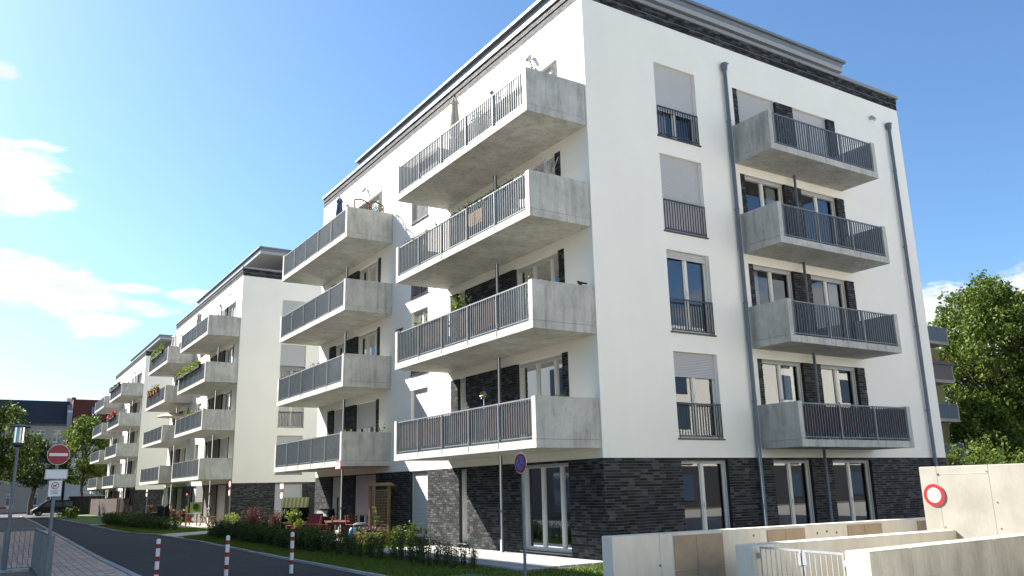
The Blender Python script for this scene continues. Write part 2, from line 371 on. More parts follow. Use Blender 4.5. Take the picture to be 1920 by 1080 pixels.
def window(par, F, u0, u1, v0, v1, fr=(1,), shut=0., railing=False, sill=True, curtain=False, handle=True, label=None):
    b = MB(); fwid = .055
    b.fbox(F, u0, u1, v0, v0+fwid, -.22, -.15); b.fbox(F, u0, u1, v1-fwid, v1, -.22, -.15)
    b.fbox(F, u0, u0+fwid, v0+fwid, v1-fwid, -.22, -.15); b.fbox(F, u1-fwid, u1, v0+fwid, v1-fwid, -.22, -.15)
    x = u0; edges = [u0]
    for q in fr: x += q*(u1-u0); edges.append(x)
    for e in edges[1:-1]: b.fbox(F, e-.05, e+.05, v0+fwid, v1-fwid, -.22, -.145)
    # sash rails inside the outer frame
    for i in range(len(fr)):
        a0 = edges[i]+(.055 if i == 0 else .05); a1 = edges[i+1]-(.055 if i == len(fr)-1 else .05)
        b.fbox(F, a0, a1, v0+fwid, v0+fwid+.05, -.215, -.165); b.fbox(F, a0, a1, v1-fwid-.05, v1-fwid, -.215, -.165)
        b.fbox(F, a0, a0+.035, v0+fwid+.05, v1-fwid-.05, -.215, -.165); b.fbox(F, a1-.035, a1, v0+fwid+.05, v1-fwid-.05, -.215, -.165)
    # shutter guide rails and box underside
    b.fbox(F, u0, u0+.03, v0, v1, -.148, -.10); b.fbox(F, u1-.03, u1, v0, v1, -.148, -.10)
    w = b.build('window', frame_white, par)
    if label: w['label'] = label
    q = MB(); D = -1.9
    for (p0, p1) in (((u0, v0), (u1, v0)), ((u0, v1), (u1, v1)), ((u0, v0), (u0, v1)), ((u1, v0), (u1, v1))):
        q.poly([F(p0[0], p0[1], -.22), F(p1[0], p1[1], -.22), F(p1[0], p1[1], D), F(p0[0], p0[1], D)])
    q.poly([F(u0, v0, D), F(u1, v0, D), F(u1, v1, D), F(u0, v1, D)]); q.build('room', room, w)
    for i in range(len(fr)):
        p = MB(); p.poly([F(edges[i]+.03, v0+.04, -.19), F(edges[i+1]-.03, v0+.04, -.19), F(edges[i+1]-.03, v1-.04, -.19), F(edges[i]+.03, v1-.04, -.19)])
        p.build('pane', glass, w)
    if len(fr) > 1 and handle:
        h = MB(); hm = (v0+v1)/2-.08; h.fbox(F, edges[-2]-.012, edges[-2]+.012, hm, hm+.13, -.143, -.115); h.build('handle', frame_white, w)
    s = MB(); top = v1-.002; hgt = max(.07, shut*(v1-v0)-.01); n = max(2, int(hgt/.045)); st = hgt/n
    for i in range(n):
        z1 = top-i*st; z0 = z1-st
        s.poly([F(u0+.03, z1, -.125), F(u1-.03, z1, -.125), F(u1-.03, z1-st*.5, -.112), F(u0+.03, z1-st*.5, -.112)])
        s.poly([F(u0+.03, z1-st*.5, -.112), F(u1-.03, z1-st*.5, -.112), F(u1-.03, z0+st*.1, -.122), F(u0+.03, z0+st*.1, -.122)])
        s.poly([F(u0+.03, z0+st*.1, -.122), F(u1-.03, z0+st*.1, -.122), F(u1-.03, z0, -.135), F(u0+.03, z0, -.135)])
    s.fbox(F, u0+.03, u1-.03, top-hgt-.03, top-hgt, -.14, -.108)
    s.build('shutter', shutter_m, w)
    if sill:
        q = MB(); q.fbox(F, u0-.04, u1+.04, v0-.035, v0-.003, -.15, .05); q.build('sill', anthracite if railing else zinc, w)
    if railing:
        q = MB(); h = .93
        q.fbox(F, u0+.03, u1-.02, v0+h-.02, v0+h+.02, .0, .03); q.fbox(F, u0+.03, u1-.02, v0+.05, v0+.08, .0, .03)
        nb = round((u1-u0)/.105)
        for i in range(nb+1):
            uu = u0+.035+(u1-u0-.065)*i/nb
            q.fbox(F, uu-.008, uu+.008, v0+(.01 if i in (0, nb) else .08), v0+h-.02, .003, .027)
        q.build('railing', anthracite, w)
    if curtain:
        c = MB(); nn = 26
        cu0, cu1 = (u0+.08, u0+(u1-u0)*curtain) if curtain > 0 else (u1+(u1-u0)*curtain, u1-.08)
        for i in range(nn):
            a0 = cu0+(cu1-cu0)*i/nn; a1 = cu0+(cu1-cu0)*(i+1)/nn
            d0 = -.34+.03*(i % 2); d1 = -.34+.03*((i+1) % 2)
            c.poly([F(a0, v0+.1, d0), F(a1, v0+.1, d1), F(a1, v1-.1, d1), F(a0, v1-.1, d0)])
        c.build('curtain', curtain_m, w)
    return w

slat_cache = {}
def balcony(par, F, u0, u1, dep, zb, single, label=None):
    """slab with a side panel at each end, railing of upright flat bars between them"""
    b = MB(); b.fbox(F, u0, (u0+u1)/2-.004, zb, zb+.20, .002, dep); b.fbox(F, (u0+u1)/2+.004, u1, zb, zb+.20, .002, dep)
    b.fbox(F, (u0+u1)/2-.004, (u0+u1)/2+.004, zb+.01, zb+.19, .002, dep-.015)
    ba = b.build('balcony', concrete, par)
    if label: ba['label'] = label
    for (a0, a1) in ((u0, u0+.17), (u1-.17, u1)):
        p = MB(); p.fbox(F, a0, a1, zb+.207, zb+1.24, .002, dep-.003); p.build('side_panel', concrete, ba)
    fr = MB(); ru0, ru1 = u0+.17, u1-.17
    nf = max(2, round((ru1-ru0)/1.52)); fl = (ru1-ru0)/nf
    fr.fbox(F, ru0, ru1, zb+1.175, zb+1.21, dep-.075, dep-.03)
    fr.fbox(F, ru0, ru1, zb+.255, zb+.28, dep-.07, dep-.035)
    fr.build('handrail', steel, ba)
    for i in range(1, nf):
        uu = ru0+fl*i; p = MB(); p.fbox(F, uu-.009, uu+.009, zb+.06, zb+1.175, dep-.03, dep+.01); p.build('post', steel_light, ba)
    ns = round((ru1-ru0)/.112); sp = (ru1-ru0)/ns
    us = [ru0+sp*(i+.5) for i in range(ns)]
    if single:
        key = F is FL
        if key not in slat_cache:
            q = MB(); q.fbox(F, -.007, .007, 0, .985, -.021, .021); slat_cache[key] = q.mesh('slat', steel)
        for uu in us:
            o = bpy.data.objects.new('slat', slat_cache[key]); COL.objects.link(o); o.parent = ba
            o.location = F(uu, zb+.215, dep-.052)
    else:
        q = MB()
        for uu in us: q.fbox(F, uu-.006, uu+.006, zb+.215, zb+1.2, dep-.073, dep-.031)
        o = q.build('slats', steel, ba); o['kind'] = 'stuff'
    return ba

def pipe(par, name, F, u, d, z0, z1, r, hopper=0):
    b = MB(); p = lambda z, dd=d: F(u, z, dd)
    b.tube([p(z0), p(z1)], r, 12)
    z = z0+1.2
    while z < z1-.3:
        b.tube([p(z-.03), p(z+.03)], r*1.18, 12); b.bar(F(u, z, 0.01), F(u, z, d), .02, .03); z += 2.9
    if hopper == 1:
        b.tube([p(z1-.02), p(z1+.06)], [r*1.05, r*1.6], 12); b.tube([p(z1+.05), p(z1+.26)], [r*1.6, r*1.75], 12)
        b.fbox(F, u-.02, u+r*2.1, z1+.24, z1+.27, 0.01, d+r*1.5)
    if hopper == 2:
        b.tube([p(z1-.02), p(z1+.1), F(u+.01, z1+.2, d+.03), F(u+.02, z1+.26, d+.1)], [r*1.2, r*1.2, r*1.35, r*1.45], 12)
    return b.build(name, pipe_metal if name == 'drain_pipe' else zinc, par, smooth=True)

def apartment(label, loc, detail, right_balconies, SH):
    rng = random.Random(5)
    B = thing('apartment_building', label, 'apartment building', loc, 0, 'white apartment blocks with concrete balconies')
    holesL, holesR, wl = [], [], []
    def wL(u0, u1, v0, v1, fr, k, i, **kw): holesL.append((u0, u1, v0, v1)); wl.append((FL, u0, u1, v0, v1, fr, SH.get(('L', k, i), 0), kw))
    def wR(u0, u1, v0, v1, fr, k, i, **kw): holesR.append((u0, u1, v0, v1)); wl.append((FR, u0, u1, v0, v1, fr, SH.get(('R', k, i), 0), kw))
    T3 = (.235, .385, .38)
    brL, brR = [(0, BL, 0, ZB)], [(0, BW, 0, ZB)]
    wL(1.45, 3.80, .16, 2.47, T3, -1, 1); wL(6.92, 7.42, .2, 2.47, (1,), -1, 2); wL(9.65, 11.04, .27, 2.49, (.5, .5), -1, 3)
    wL(14.09, 16.35, .16, 2.48, (.23, .385, .385), -1, 4); wL(17.63, 18.97, .16, 2.48, (.5, .5), -1, 5)
    for k in range(4):
        z0, z1 = 3.03+2.9*k, 5.38+2.9*k
        wL(1.57, 3.88, z0, z1, T3, k, 1, sill=False, curtain=(-.22 if k in (0, 2) else False)); wL(6.92, 7.47, z0, z1, (1,), k, 2, sill=False)
        wL(9.65, 11.0, z0, z1, (.5, .5), k, 3, railing=True)
        wL(14.18, 16.4, z0, z1, (.23, .385, .385), k, 4, sill=False, curtain=(-.35 if k in (0, 1) else False)); wL(17.65, 19.03, z0, z1, (.5, .5), k, 5, sill=False)
        for (a, b) in ((1.30, 1.57), (3.88, 6.92), (7.47, 7.95), (13.9, 14.18), (16.4, 17.65), (19.03, 19.65)): brL.append((a, b, z0-.06, z1))
        wR(2.60, 4.26, z0, z1, (.5, .5), k, 1, railing=True, curtain=(.4 if k == 3 else False))
        if right_balconies:
            wR(6.12, 7.95, z0, z1, (.5, .5), k, 2, sill=False, curtain=(-.28 if k in (0, 2) else .3)); wR(8.78, 10.60, z0, z1, (.5, .5), k, 3, sill=False, curtain=(-.3 if k == 1 else False))
            for (a, b) in ((5.92, 6.12), (7.95, 8.78), (10.60, 10.98)): brR.append((a, b, z0-.06, z1))
    wR(2.62, 4.36, .14, 2.47, (.5, .5), -1, 1)
    if right_balconies:
        wR(6.20, 7.88, .14, 2.47, (.5, .5), -1, 2); wR(8.84, 10.75, .14, 2.47, (.5, .5), -1, 3)
    wall = MB()
    cells(FL, 0, BL, 0, ZP, holesL, wall, brL); cells(FR, 0, BW, 0, ZP, holesR, wall, brR)
    wall.poly([(BW, 0, ZB), (BW, BL, ZB), (BW, BL, ZP), (BW, 0, ZP)]); wall.poly([(0, BL, ZB), (BW, BL, ZB), (BW, BL, ZP), (0, BL, ZP)])
    wall.poly([(BW, 0, 0), (BW, BL, 0), (BW, BL, ZB), (BW, 0, ZB)], 2); wall.poly([(0, BL, 0), (BW, BL, 0), (BW, BL, ZB), (0, BL, ZB)], 2)
    wall.poly([(0, 0, ZP), (BW, 0, ZP), (BW, BL, ZP), (0, BL, ZP)])
    for F, hs in ((FL, holesL), (FR, holesR)):
        for (a, b, c, d) in hs:
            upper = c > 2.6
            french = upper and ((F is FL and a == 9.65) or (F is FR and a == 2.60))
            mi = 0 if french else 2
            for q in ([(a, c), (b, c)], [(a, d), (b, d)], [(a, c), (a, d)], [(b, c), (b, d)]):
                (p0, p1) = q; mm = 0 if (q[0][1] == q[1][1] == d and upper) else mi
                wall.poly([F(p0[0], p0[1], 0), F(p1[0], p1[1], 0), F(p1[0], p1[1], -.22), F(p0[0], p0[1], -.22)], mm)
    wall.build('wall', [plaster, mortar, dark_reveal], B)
    # clinker bricks: the ones that show largest are single objects
    lists = [(FL, x) for x in brick_list(FL, brL if detail else [], holesL, rng)]+[(FR, x) for x in brick_list(FR, brR if detail else brR[:1], holesR, rng)]
    cl = Vector((-13.17, -16.56, 1.83))
    def size(t):
        F, (a, b, c, d, pr) = t; P = Vector(F((a+b)/2, (c+d)/2, 0)); v = cl-P; n_ = Vector((-1, 0, 0)) if F is FL else Vector((0, -1, 0))
        if F is FR and (c < .75 or P.x > 6): return 0
        return (b-a)*abs(v.normalized().dot(n_))/v.length
    nsingle = 300 if detail == 2 else 0
    order = sorted(range(len(lists)), key=lambda i: -size(lists[i]))
    singles = set(order[:nsingle])
    bm = MB()
    if nsingle:
        base = MB(); base.box(-.02, BW+.02, -.02, BL+.02, -.06, .02)
        holder = base.build('brick_base', mortar, B)
    bcache = {}
    for i, (F, (a, b, c, d, pr)) in enumerate(lists):
        if i in singles:
            key = (F is FL, round(b-a, 3))
            if key not in bcache:
                q = MB(); q.fbox(F, -(b-a)/2, (b-a)/2, -(d-c)/2, (d-c)/2, -.002, .010); bcache[key] = q.mesh('brick', brick_one)
            o = bpy.data.objects.new('brick', bcache[key]); COL.objects.link(o); o.parent = holder
            o.location = F((a+b)/2, (c+d)/2, pr-.010)
        else: bm.fbox(F, a, b, c, d, -.002, pr)
    # parapet band: two clinker strips with a groove between
    for F, U in ((FL, BL), (FR, BW)):
        for (c, d, o_) in ((ZP, ZP+.205, .006), (ZP+.245, ZP+.46, .03)):
            nr = 3; h = (d-c)/nr
            for r in range(nr):
                x = -.0+(.11 if r % 2 else 0)-.222
                while x < U:
                    a, b = max(x+.005, 0), min(x+.217, U)
                    if b > a+.03: bm.fbox(F, a, b, c+r*h+.004, c+(r+1)*h-.004, -.02, o_+rng.uniform(0, .006))
                    x += .222
    bm.build('brickwork', brick_all, B, kind='stuff')
    q = MB(); q.box(-.0, BW, 0, BL, ZP+.001, ZP+.46); q.build('parapet', mortar, B)
    q = MB()
    q.box(-.08, BW+.08, -.08, .35, ZP+.462, ZP+.585); q.box(-.08, .35, .35, BL-.35, ZP+.462, ZP+.585)
    q.box(BW-.35, BW+.08, .35, BL-.35, ZP+.462, ZP+.585); q.box(-.08, BW+.08, BL-.35, BL+.08, ZP+.462, ZP+.585)
    q.build('coping', coping_m, B)
    q = MB(); q.box(4.3, 11.6, 4.6, 17.4, ZP+.4, 17.42); q.build('penthouse_wall', plaster, B)
    q = MB(); q.box(1.42, 14.0, 1.42, 20.1, 17.43, 17.80)
    ro = q.build('roof', soffit_m, B)
    q = MB(); q.box(1.27, 14.13, 1.31, 20.25, 17.802, 17.90); g = q.build('gutter', zinc, ro)
    q = MB(); q.box(1.405, 1.418, 1.43, 20.1, 17.45, 17.79); q.box(1.43, 14.0, 1.405, 1.418, 17.62, 17.79); q.build('fascia', zinc, ro)
    q = MB(); q.tube([(3.6, 1.25, 17.8), (3.6, 1.2, 17.5), (3.6, 1.6, 17.3), (3.6, 4.5, 17.25)], .045, 8); q.build('roof_drain', zinc, ro)
    for w in wl: window(B, w[0], *w[1:5], fr=w[5], shut=w[6], **w[7])
    for k in range(4):
        balcony(B, FL, .05, 8.15, 1.95, KF[k], detail == 2)
        balcony(B, FL, 12.76, 20.88, 1.95, KF[k], False)
        if right_balconies: balcony(B, FR, 5.76, 10.93, 1.42, KF[k], detail == 2 and k == 0)
    pipe(B, 'drain_pipe', FL, 4.5, .22, 0, 14.1, .055, 2); pipe(B, 'drain_pipe', FL, 17.1, .22, 0, 14.1, .055, 2)
    if right_balconies:
        pipe(B, 'drain_pipe', FR, 8.25, .2, 0, 12.6, .045)
        pipe(B, 'downpipe', FR, 5.53, .11, 0, 14.5, .06, 1); pipe(B, 'downpipe', FR, 14.08, .11, 0, 14.4, .06, 1)
    for F, u, z in ((FL, 2.55, 14.66), (FL, 15.55, 14.6))+(((FR, 13.14, 14.65),) if right_balconies else ()):
        q = MB(); q.tube([F(u, z, 0), F(u, z-.02, .1)], .02, 8); q.tube([F(u, z+.09, .06), F(u, z-.09, .2)], .055, 12); q.build('spotlight', steel_light, B)
    return B
SHA = {('L', -1, 3): .86, ('L', -1, 4): .66, ('L', -1, 5): .36, ('L', 0, 3): 1, ('L', 0, 4): .42, ('L', 0, 5): 1, ('L', 3, 3): 1, ('L', 3, 1): .9,
       ('R', 3, 1): .62, ('R', 2, 1): 1, ('R', 1, 1): .08, ('R', 0, 1): .28, ('R', 3, 2): 1, ('R', 3, 3): 1}
SHB = {('L', -1, 3): .5, ('L', -1, 1): .9, ('L', 0, 1): 1, ('L', 1, 3): 1, ('R', 3, 1): 1, ('R', 2, 1): .7, ('R', 0, 1): 1, ('R', -1, 1): 1}
A = apartment('nearest and largest white apartment block with dark clinker base, both faces in view', (0, 0, 0), 2, True, SHA)
Bb = apartment('middle white apartment block in the row, its roof overhang above a corner terrace', (0, 35.70, 0), 0, False, SHB)
Cc = copy_tree(Bb, (0, 71.40, 0), label='farthest white apartment block in the row, beside the trees at the street end')

# ------------------------------------------------------------------ ground, road, pavement, lawns
def sheet(name, pts, z, mat, kind='structure'):
    b = MB(); b.poly([(x, y, z) for x, y in pts]); o = b.build(name, mat); o['kind'] = kind; return o
sheet('ground', [(-900, -900), (900, -900), (900, 1200), (-900, 1200)], -.02, ground_m)
KX = [(0, -5.45), (12, -5.35), (20, -5.15), (29, -5.3), (32, -6.05), (60, -6.1), (84, -6.0), (100, -5.6)]   # east kerb of the road
def kx(y):
    for (a, xa), (b, xb) in zip(KX, KX[1:]):
        if y <= b: return xa+(xb-xa)*(y-a)/(b-a)
    return KX[-1][1]
road = [(-9.75, -4), (-9.65, 12), (-9.3, 28), (-8.6, 60), (-8.2, 100), (-30, 100), (-30, 128), (40, 128), (40, 101)]+[(x, y) for y, x in reversed(KX)]+[(-5.45, -4)]
sheet('road', road, -.004, asphalt)
rng = random.Random(11)
# raised kerb stones, each about a metre long
def kerb(name, line, w, h, side, mat=kerb_m):
    b = MB()
    for (x0, y0), (x1, y1) in zip(line, line[1:]):
        n = max(1, round(math.hypot(x1-x0, y1-y0)/1.0))
        for i in range(n):
            a, c = i/n, (i+1)/n-.012/max(1, math.hypot(x1-x0, y1-y0))
            xa, ya, xb, yb = x0+(x1-x0)*a, y0+(y1-y0)*a, x0+(x1-x0)*c, y0+(y1-y0)*c
            j = rng.uniform(-.006, .006)
            b.hexa([(xa, ya, -.03), (xa+side*w, ya, -.03), (xb+side*w, yb, -.03), (xb, yb, -.03), (xa, ya, h+j), (xa+side*w, ya, h+j), (xb+side*w, yb, h+j), (xb, yb, h+j)])
    o = b.build(name, mat); o['kind'] = 'structure'; return o
kerb('lawn_kerb', [(-5.6, -3.5)]+[(x, y) for y, x in KX[:-1]], .10, .055, 1)
kerb('pavement_kerb', [(-9.75, -2), (-9.65, 12), (-9.3, 28), (-8.6, 60), (-8.2, 92)], .16, .10, -1)
LZ = .025
lawn_pts = [(-5.5, -3.4)]+[(x+.1, y) for y, x in KX]+[(14, 100), (14, -.02), (2.2, -5.9), (-4.7, -5.9)]
sheet('lawn', lawn_pts, LZ, lawn_m)
sheet('footpath', [(-5.3, 25.2), (-5.25, 28.6), (-2.6, 30.2), (1, 32.4), (14, 32.6), (14, 30.6), (1, 30.2), (-2.2, 27.9)], LZ+.006, path_m)
sheet('footpath', [(-6.0, 48.5), (-6.0, 51), (-3, 54.5), (-.4, 59), (8, 60), (8, 58.4), (.6, 57.4), (-2, 53)], LZ+.006, path_m)
sheet('forecourt', [(-14, -3), (-5.5, -3.4), (-4.9, -6.6), (2.0, -7.2), (2.0, -30), (-14, -30)], LZ-.021, path_m)
sheet('bounce_sheet', [(2.3, -30), (70, -30), (70, -.5), (15.6, -.5), (15.6, -1.5), (2.3, -6.0)], -.012, path_m)  # pale sheet added to bounce warm light onto the south face
# patio of separate slabs under the nearest balconies
pat = sheet('patio', [(-2.62, -.42), (-.005, -.10), (-.005, 9.4), (-2.62, 9.0)], LZ+.008, sand_m)
q = MB(); q.hexa([(.006, .006, 0), (.494, .006, 0), (.494, .494, 0), (.006, .494, 0), (.010, .010, .035), (.490, .010, .035), (.490, .490, .035), (.010, .490, .035)]); sm = q.mesh('slab', slab_m)
for i in range(5):
    for j in range(18):
        o = put('slab', sm, pat, (-2.53+.505*i, .0+.505*j-.1, LZ+.010+rng.uniform(-.002, .002)))
sheet('patio', [(-2.7, 13.2), (-.01, 13.2), (-.01, 20.9), (-2.5, 20.9)], LZ+.010, path_m)
sheet('patio', [(-2.6, 36.2), (-.01, 36.2), (-.01, 44.2), (-2.6, 44.2)], LZ+.010, path_m)
# pavement of long pavers laid in rows along the road
pav = sheet('pavement', [(-22, -4), (-9.92, -4), (-9.81, 12), (-9.46, 28), (-8.76, 60), (-8.36, 92), (-22, 92)], .06, sand_m)
pm = []
for i in range(3):
    q = MB(); w, l = .192, .372; e = .006
    q.hexa([(0, 0, 0), (w, 0, 0), (w, l, 0), (0, l, 0), (e, e, .04), (w-e, e, .04), (w-e, l-e, .04), (e, l-e, .04)]); pm.append((q.mesh('paver', paver_one), q))
pall = MB(); ncount = 0; cand = []
for i in range(17):
    yy = 2.0+rng.uniform(0, .38)
    while yy < 40:
        xe = -9.93+(.11 if yy < 12 else .11+.35*(yy-12)/16)*min(1, yy/12)
        x = xe-.2*(i+1)
        if x > -13.2 and not (x < -11.55 and yy < 9.8): cand.append((x, yy))
        yy += .385
cand.sort(key=lambda t: (t[0]+13.17)**2+(t[1]+16.56)**2)
for n_, (x, y) in enumerate(cand):
    z = .066+rng.uniform(-.003, .003)
    if n_ < 290: put('paver', pm[0][0], pav, (x, y, z-.02))
    else: pall.hexa([(a+x, b+y, c+z-.02) for a, b, c in pm[0][1].v[:8]])
pall.build('pavers', paver_all, pav, kind='stuff')

# grass blades on the strips in view
def grass(poly, n, h, seed):
    r = random.Random(seed); b = MB(); xs = [p[0] for p in poly]; ys = [p[1] for p in poly]
    def inside(x, y):
        c = False
        for (x1, y1), (x2, y2) in zip(poly, poly[1:]+poly[:1]):
            if (y1 > y) != (y2 > y) and x < (x2-x1)*(y-y1)/(y2-y1)+x1: c = not c
        return c
    while len(b.f) < n:
        x, y = r.uniform(min(xs), max(xs)), r.uniform(min(ys), max(ys))
        if not inside(x, y): continue
        a = r.uniform(0, 6.28); w = r.uniform(.008, .016); hh = h*r.uniform(.5, 1.3); lx, ly = r.gauss(0, .35)*hh, r.gauss(0, .35)*hh
        b.poly([(x-w*math.cos(a), y-w*math.sin(a), LZ), (x+w*math.cos(a), y+w*math.sin(a), LZ), (x+lx, y+ly, LZ+hh)])
    return b
gm = MB()
for poly, n, h, sd in (([(-5.3, .2), (-3.9, .2), (-3.7, 24), (-4.95, 24)], 42000, .06, 1), ([(-4.9, -5.8), (2, -5.8), (9, -.1), (0, -.15), (-2.6, -.5), (-3.6, .2)], 22000, .07, 2),
                       ([(-3.9, .2), (-2.7, .2), (-2.7, 24), (-3.7, 24)], 14000, .07, 3), ([(-2.6, 9.2), (-.05, 9.6), (-.05, 13.1), (-2.7, 13.1)], 9000, .08, 4),
                       ([(-3.5, 21.2), (2, 21.2), (2, 29), (-1.5, 27.5), (-4.8, 25)], 16000, .08, 5), ([(-5.1, 29.3), (-1.8, 31.2), (-2.6, 36), (-2.6, 48), (-5.9, 48), (-5.9, 32)], 24000, .07, 6)):
    g_ = grass(poly, n, h, sd); b0 = len(gm.v); gm.v += g_.v; gm.f += [tuple(i+b0 for i in f) for f in g_.f]; gm.m += g_.m
o = gm.build('grass', grass_leaf); o['kind'] = 'stuff'

# ------------------------------------------------------------------ plants
def blob(r, n, c, rad_, flat=1.):
    out = []
    while len(out) < n:
        p = Vector((r.uniform(-1, 1), r.uniform(-1, 1), r.uniform(-1, 1)))
        if .25 < p.length < 1: out.append((c[0]+p.x*rad_, c[1]+p.y*rad_, c[2]+p.z*rad_*flat))
    return out
def tree(name, label, loc, H, R, trunk_h, nclump, nleaf, lsize, mat, seed, group=None, tr=.22, clr=.75, squash=1., lean=0.):
    r = random.Random(seed); t = thing(name, label, 'tree', loc, 0, group)
    cz = trunk_h+(H-trunk_h)/2; rz = (H-trunk_h)/2
    cl = []
    while len(cl) < nclump:
        p = Vector((r.uniform(-1, 1), r.uniform(-1, 1), r.uniform(-1, 1)))
        if not (.35 < p.length < 1): continue
        k = 1-.35*max(0, p.z)-.25*max(0, -p.z-.4)
        cl.append((p.x*R*k*r.uniform(.8, 1.08), p.y*R*k*r.uniform(.8, 1.08), cz+p.z*rz*.93))
    w = MB(); top = trunk_h+(H-trunk_h)*.65
    pts = [(0, 0, 0), (r.gauss(0, .05), r.gauss(0, .05), trunk_h*.5), (r.gauss(0, .12)+lean, r.gauss(0, .12), trunk_h), (r.gauss(0, .3)+lean, r.gauss(0, .3), top)]
    w.tube(pts, [tr*1.25, tr, tr*.85, tr*.25], 9)
    for c in cl[::3]:
        f = r.uniform(0, .75); z0 = trunk_h*.9+(top-trunk_h)*f; st = Vector((pts[2][0]*(1-f)+pts[3][0]*f, pts[2][1]*(1-f)+pts[3][1]*f, z0))
        if c[2] < z0-.3: st.z = max(trunk_h*.8, c[2]-.6)
        mid = st.lerp(Vector(c), .5)+Vector((r.gauss(0, .15), r.gauss(0, .15), r.uniform(0, .3)))
        w.tube([st, mid, c], [tr*.36, tr*.2, .02], 6, cap=False)
    w.build('trunk', bark, t)
    b = MB()
    for c in cl:
        rr = clr*r.uniform(.65, 1.25); n = int(nleaf*r.uniform(.6, 1.3)); b.leaves(blob(r, n, c, rr, .75), lsize, r, upb=.5)
    b.build('crown', mat, t); return t
def shrub(name, label, loc, h, w, nstem, nleaf, lsize, mat, seed, cat='shrub', group=None, spread=.4):
    r = random.Random(seed); t = thing(name, label, cat, loc, 0, group); s = MB(); b = MB()
    for i in range(nstem):
        a = r.uniform(0, 6.28); d = r.uniform(0, w*.5); hh = h*r.uniform(.65, 1.05)
        p0 = (math.cos(a)*d*spread, math.sin(a)*d*spread, 0); p1 = (math.cos(a)*d, math.sin(a)*d, hh)
        s.tube([p0, ((p0[0]+p1[0])/2+r.gauss(0, .02), (p0[1]+p1[1])/2+r.gauss(0, .02), hh*.5), p1], [.010, .007, .003], 5, cap=False)
        cs = [(p0[0]+(p1[0]-p0[0])*f+r.gauss(0, .035+.04*w), p0[1]+(p1[1]-p0[1])*f+r.gauss(0, .035+.04*w), hh*f) for f in (r.uniform(.12, 1.02) for _ in range(nleaf))]
        b.leaves(cs, lsize, r, upb=.4)
    s.build('stem', bark, t); b.build('foliage', mat, t); return t
r = random.Random(3)
# clipped row of dense little hedge shrubs along the lawn strip, thinning out towards the camera
proto = [shrub('hedge_shrub', '', (-30, -40, -5), .62, .62, 16, 34, .07, leaf_hedge, 70+i, 'shrub') for i in range(3)]
for p in proto: tag(p, 'dense dark green shrub in the hedge row beside the lawn strip', 'shrub', 'hedge shrubs along the lawn strip')
protos = [shrub('young_shrub', '', (-30, -40, -5), .68, .34, 7, 26, .055, leaf_hedge, 80+i, 'shrub') for i in range(3)]
for p in protos: tag(p, 'thin young shrub with upright stems before the nearest patio', 'shrub', 'thin young shrubs before the nearest patio')
def move_or_copy(pl, used, loc, rz, sc, label=None):
    i = r.randrange(len(pl))
    if i not in used: used.add(i); o = pl[i]; o.location = loc; o.rotation_euler = (0, 0, rz); o.scale = (sc,)*3
    else: o = copy_tree(pl[i], loc, rz, scale=(sc,)*3)
    return o
used = set(); y = 9.6
while y < 23.6:
    for dx in (0, .5):
        move_or_copy(proto, used, (-3.95+dx+r.gauss(0, .07)+.01*(y-9), y+r.uniform(-.12, .12), LZ), r.uniform(0, 6), r.uniform(.8, 1.2))
    y += .55
used2 = set(); y = .9
while y < 9.6:
    move_or_copy(protos, used2, (-3.35-.045*y+r.gauss(0, .16), y, LZ), r.uniform(0, 6), r.uniform(.75, 1.2))
    if r.random() < .55: move_or_copy(protos, used2, (-3.0-.03*y+r.gauss(0, .15), y+.15, LZ), r.uniform(0, 6), r.uniform(.7, 1.05))
    y += .33
# the same along the middle block
used3 = set(); y = 33
protoB = [shrub('hedge_shrub', '', (-30, -40, -5), .7, .85, 10, 26, .11, leaf_hedge, 90+i, 'shrub') for i in range(2)]
for p in protoB: tag(p, 'dark green shrub in the hedge row before the middle block', 'shrub', 'hedge shrubs before the middle block')
while y < 53:
    move_or_copy(protoB, used3, (-4.0+r.gauss(0, .15)-(.05*(y-33) if y < 46 else .65), y, LZ), r.uniform(0, 6), r.uniform(.8, 1.25)); y += .75
# low bushes against the clinker wall and by the sign posts
for i, (x, yy, s_) in enumerate(((-.55, 9.75, 1.1), (-.75, 10.4, .9), (-.5, 11.1, .85), (-1.5, 10.5, .6))):
    shrub('garden_bush', ['round leafy bush by the clinker pier beside the patio', 'leafy bush below the window with the long grey shutter', 'upright leafy bush right of the wooden trellis', 'small bush right of the printed planter box'][i], (x, yy, LZ), .72*s_, .7*s_, 14, 24, .09, leaf_tree, 100+i)
shrub('red_shrub', 'larger reddish brown shrub, left of the roofed beach chair', (-1.75, 24.6, LZ), 1.25, 1.35, 46, 40, .07, leaf_red, 120)
shrub('red_shrub', 'smaller reddish brown shrub next to the roofed beach chair', (-1.25, 22.6, LZ), 1.05, .85, 34, 34, .07, leaf_red, 121)
for i, (x, yy) in enumerate(((-1.3, 30.2), (-.9, 31.6), (-.5, 33.0), (-1.9, 28.9))):
    shrub('garden_bush', ['sunlit green bush beside the footpath edge', 'sunlit upright bush left of the double sign post', 'sunlit bush at the corner of the middle block', 'small sunlit bush near the reddish shrub'][i], (x, yy, LZ), .85, .8, 12, 26, .1, leaf_lime, 130+i)
for i, (x, yy, h) in enumerate(((-4.9, 83, .8), (-4.3, 78, 1.0), (-3.6, 88, .9), (-5.0, 74.5, .7))):
    shrub('garden_bush', ['pale green bush by the kerb near the black van', 'dark round bush on the lawn before the reed fence', 'yellow green bush in front of the dark shed', 'small bush at the far path'][i], (x, yy, LZ), h, 1.5, 12, 30, .16, leaf_lime if i != 1 else leaf_hedge, 140+i)

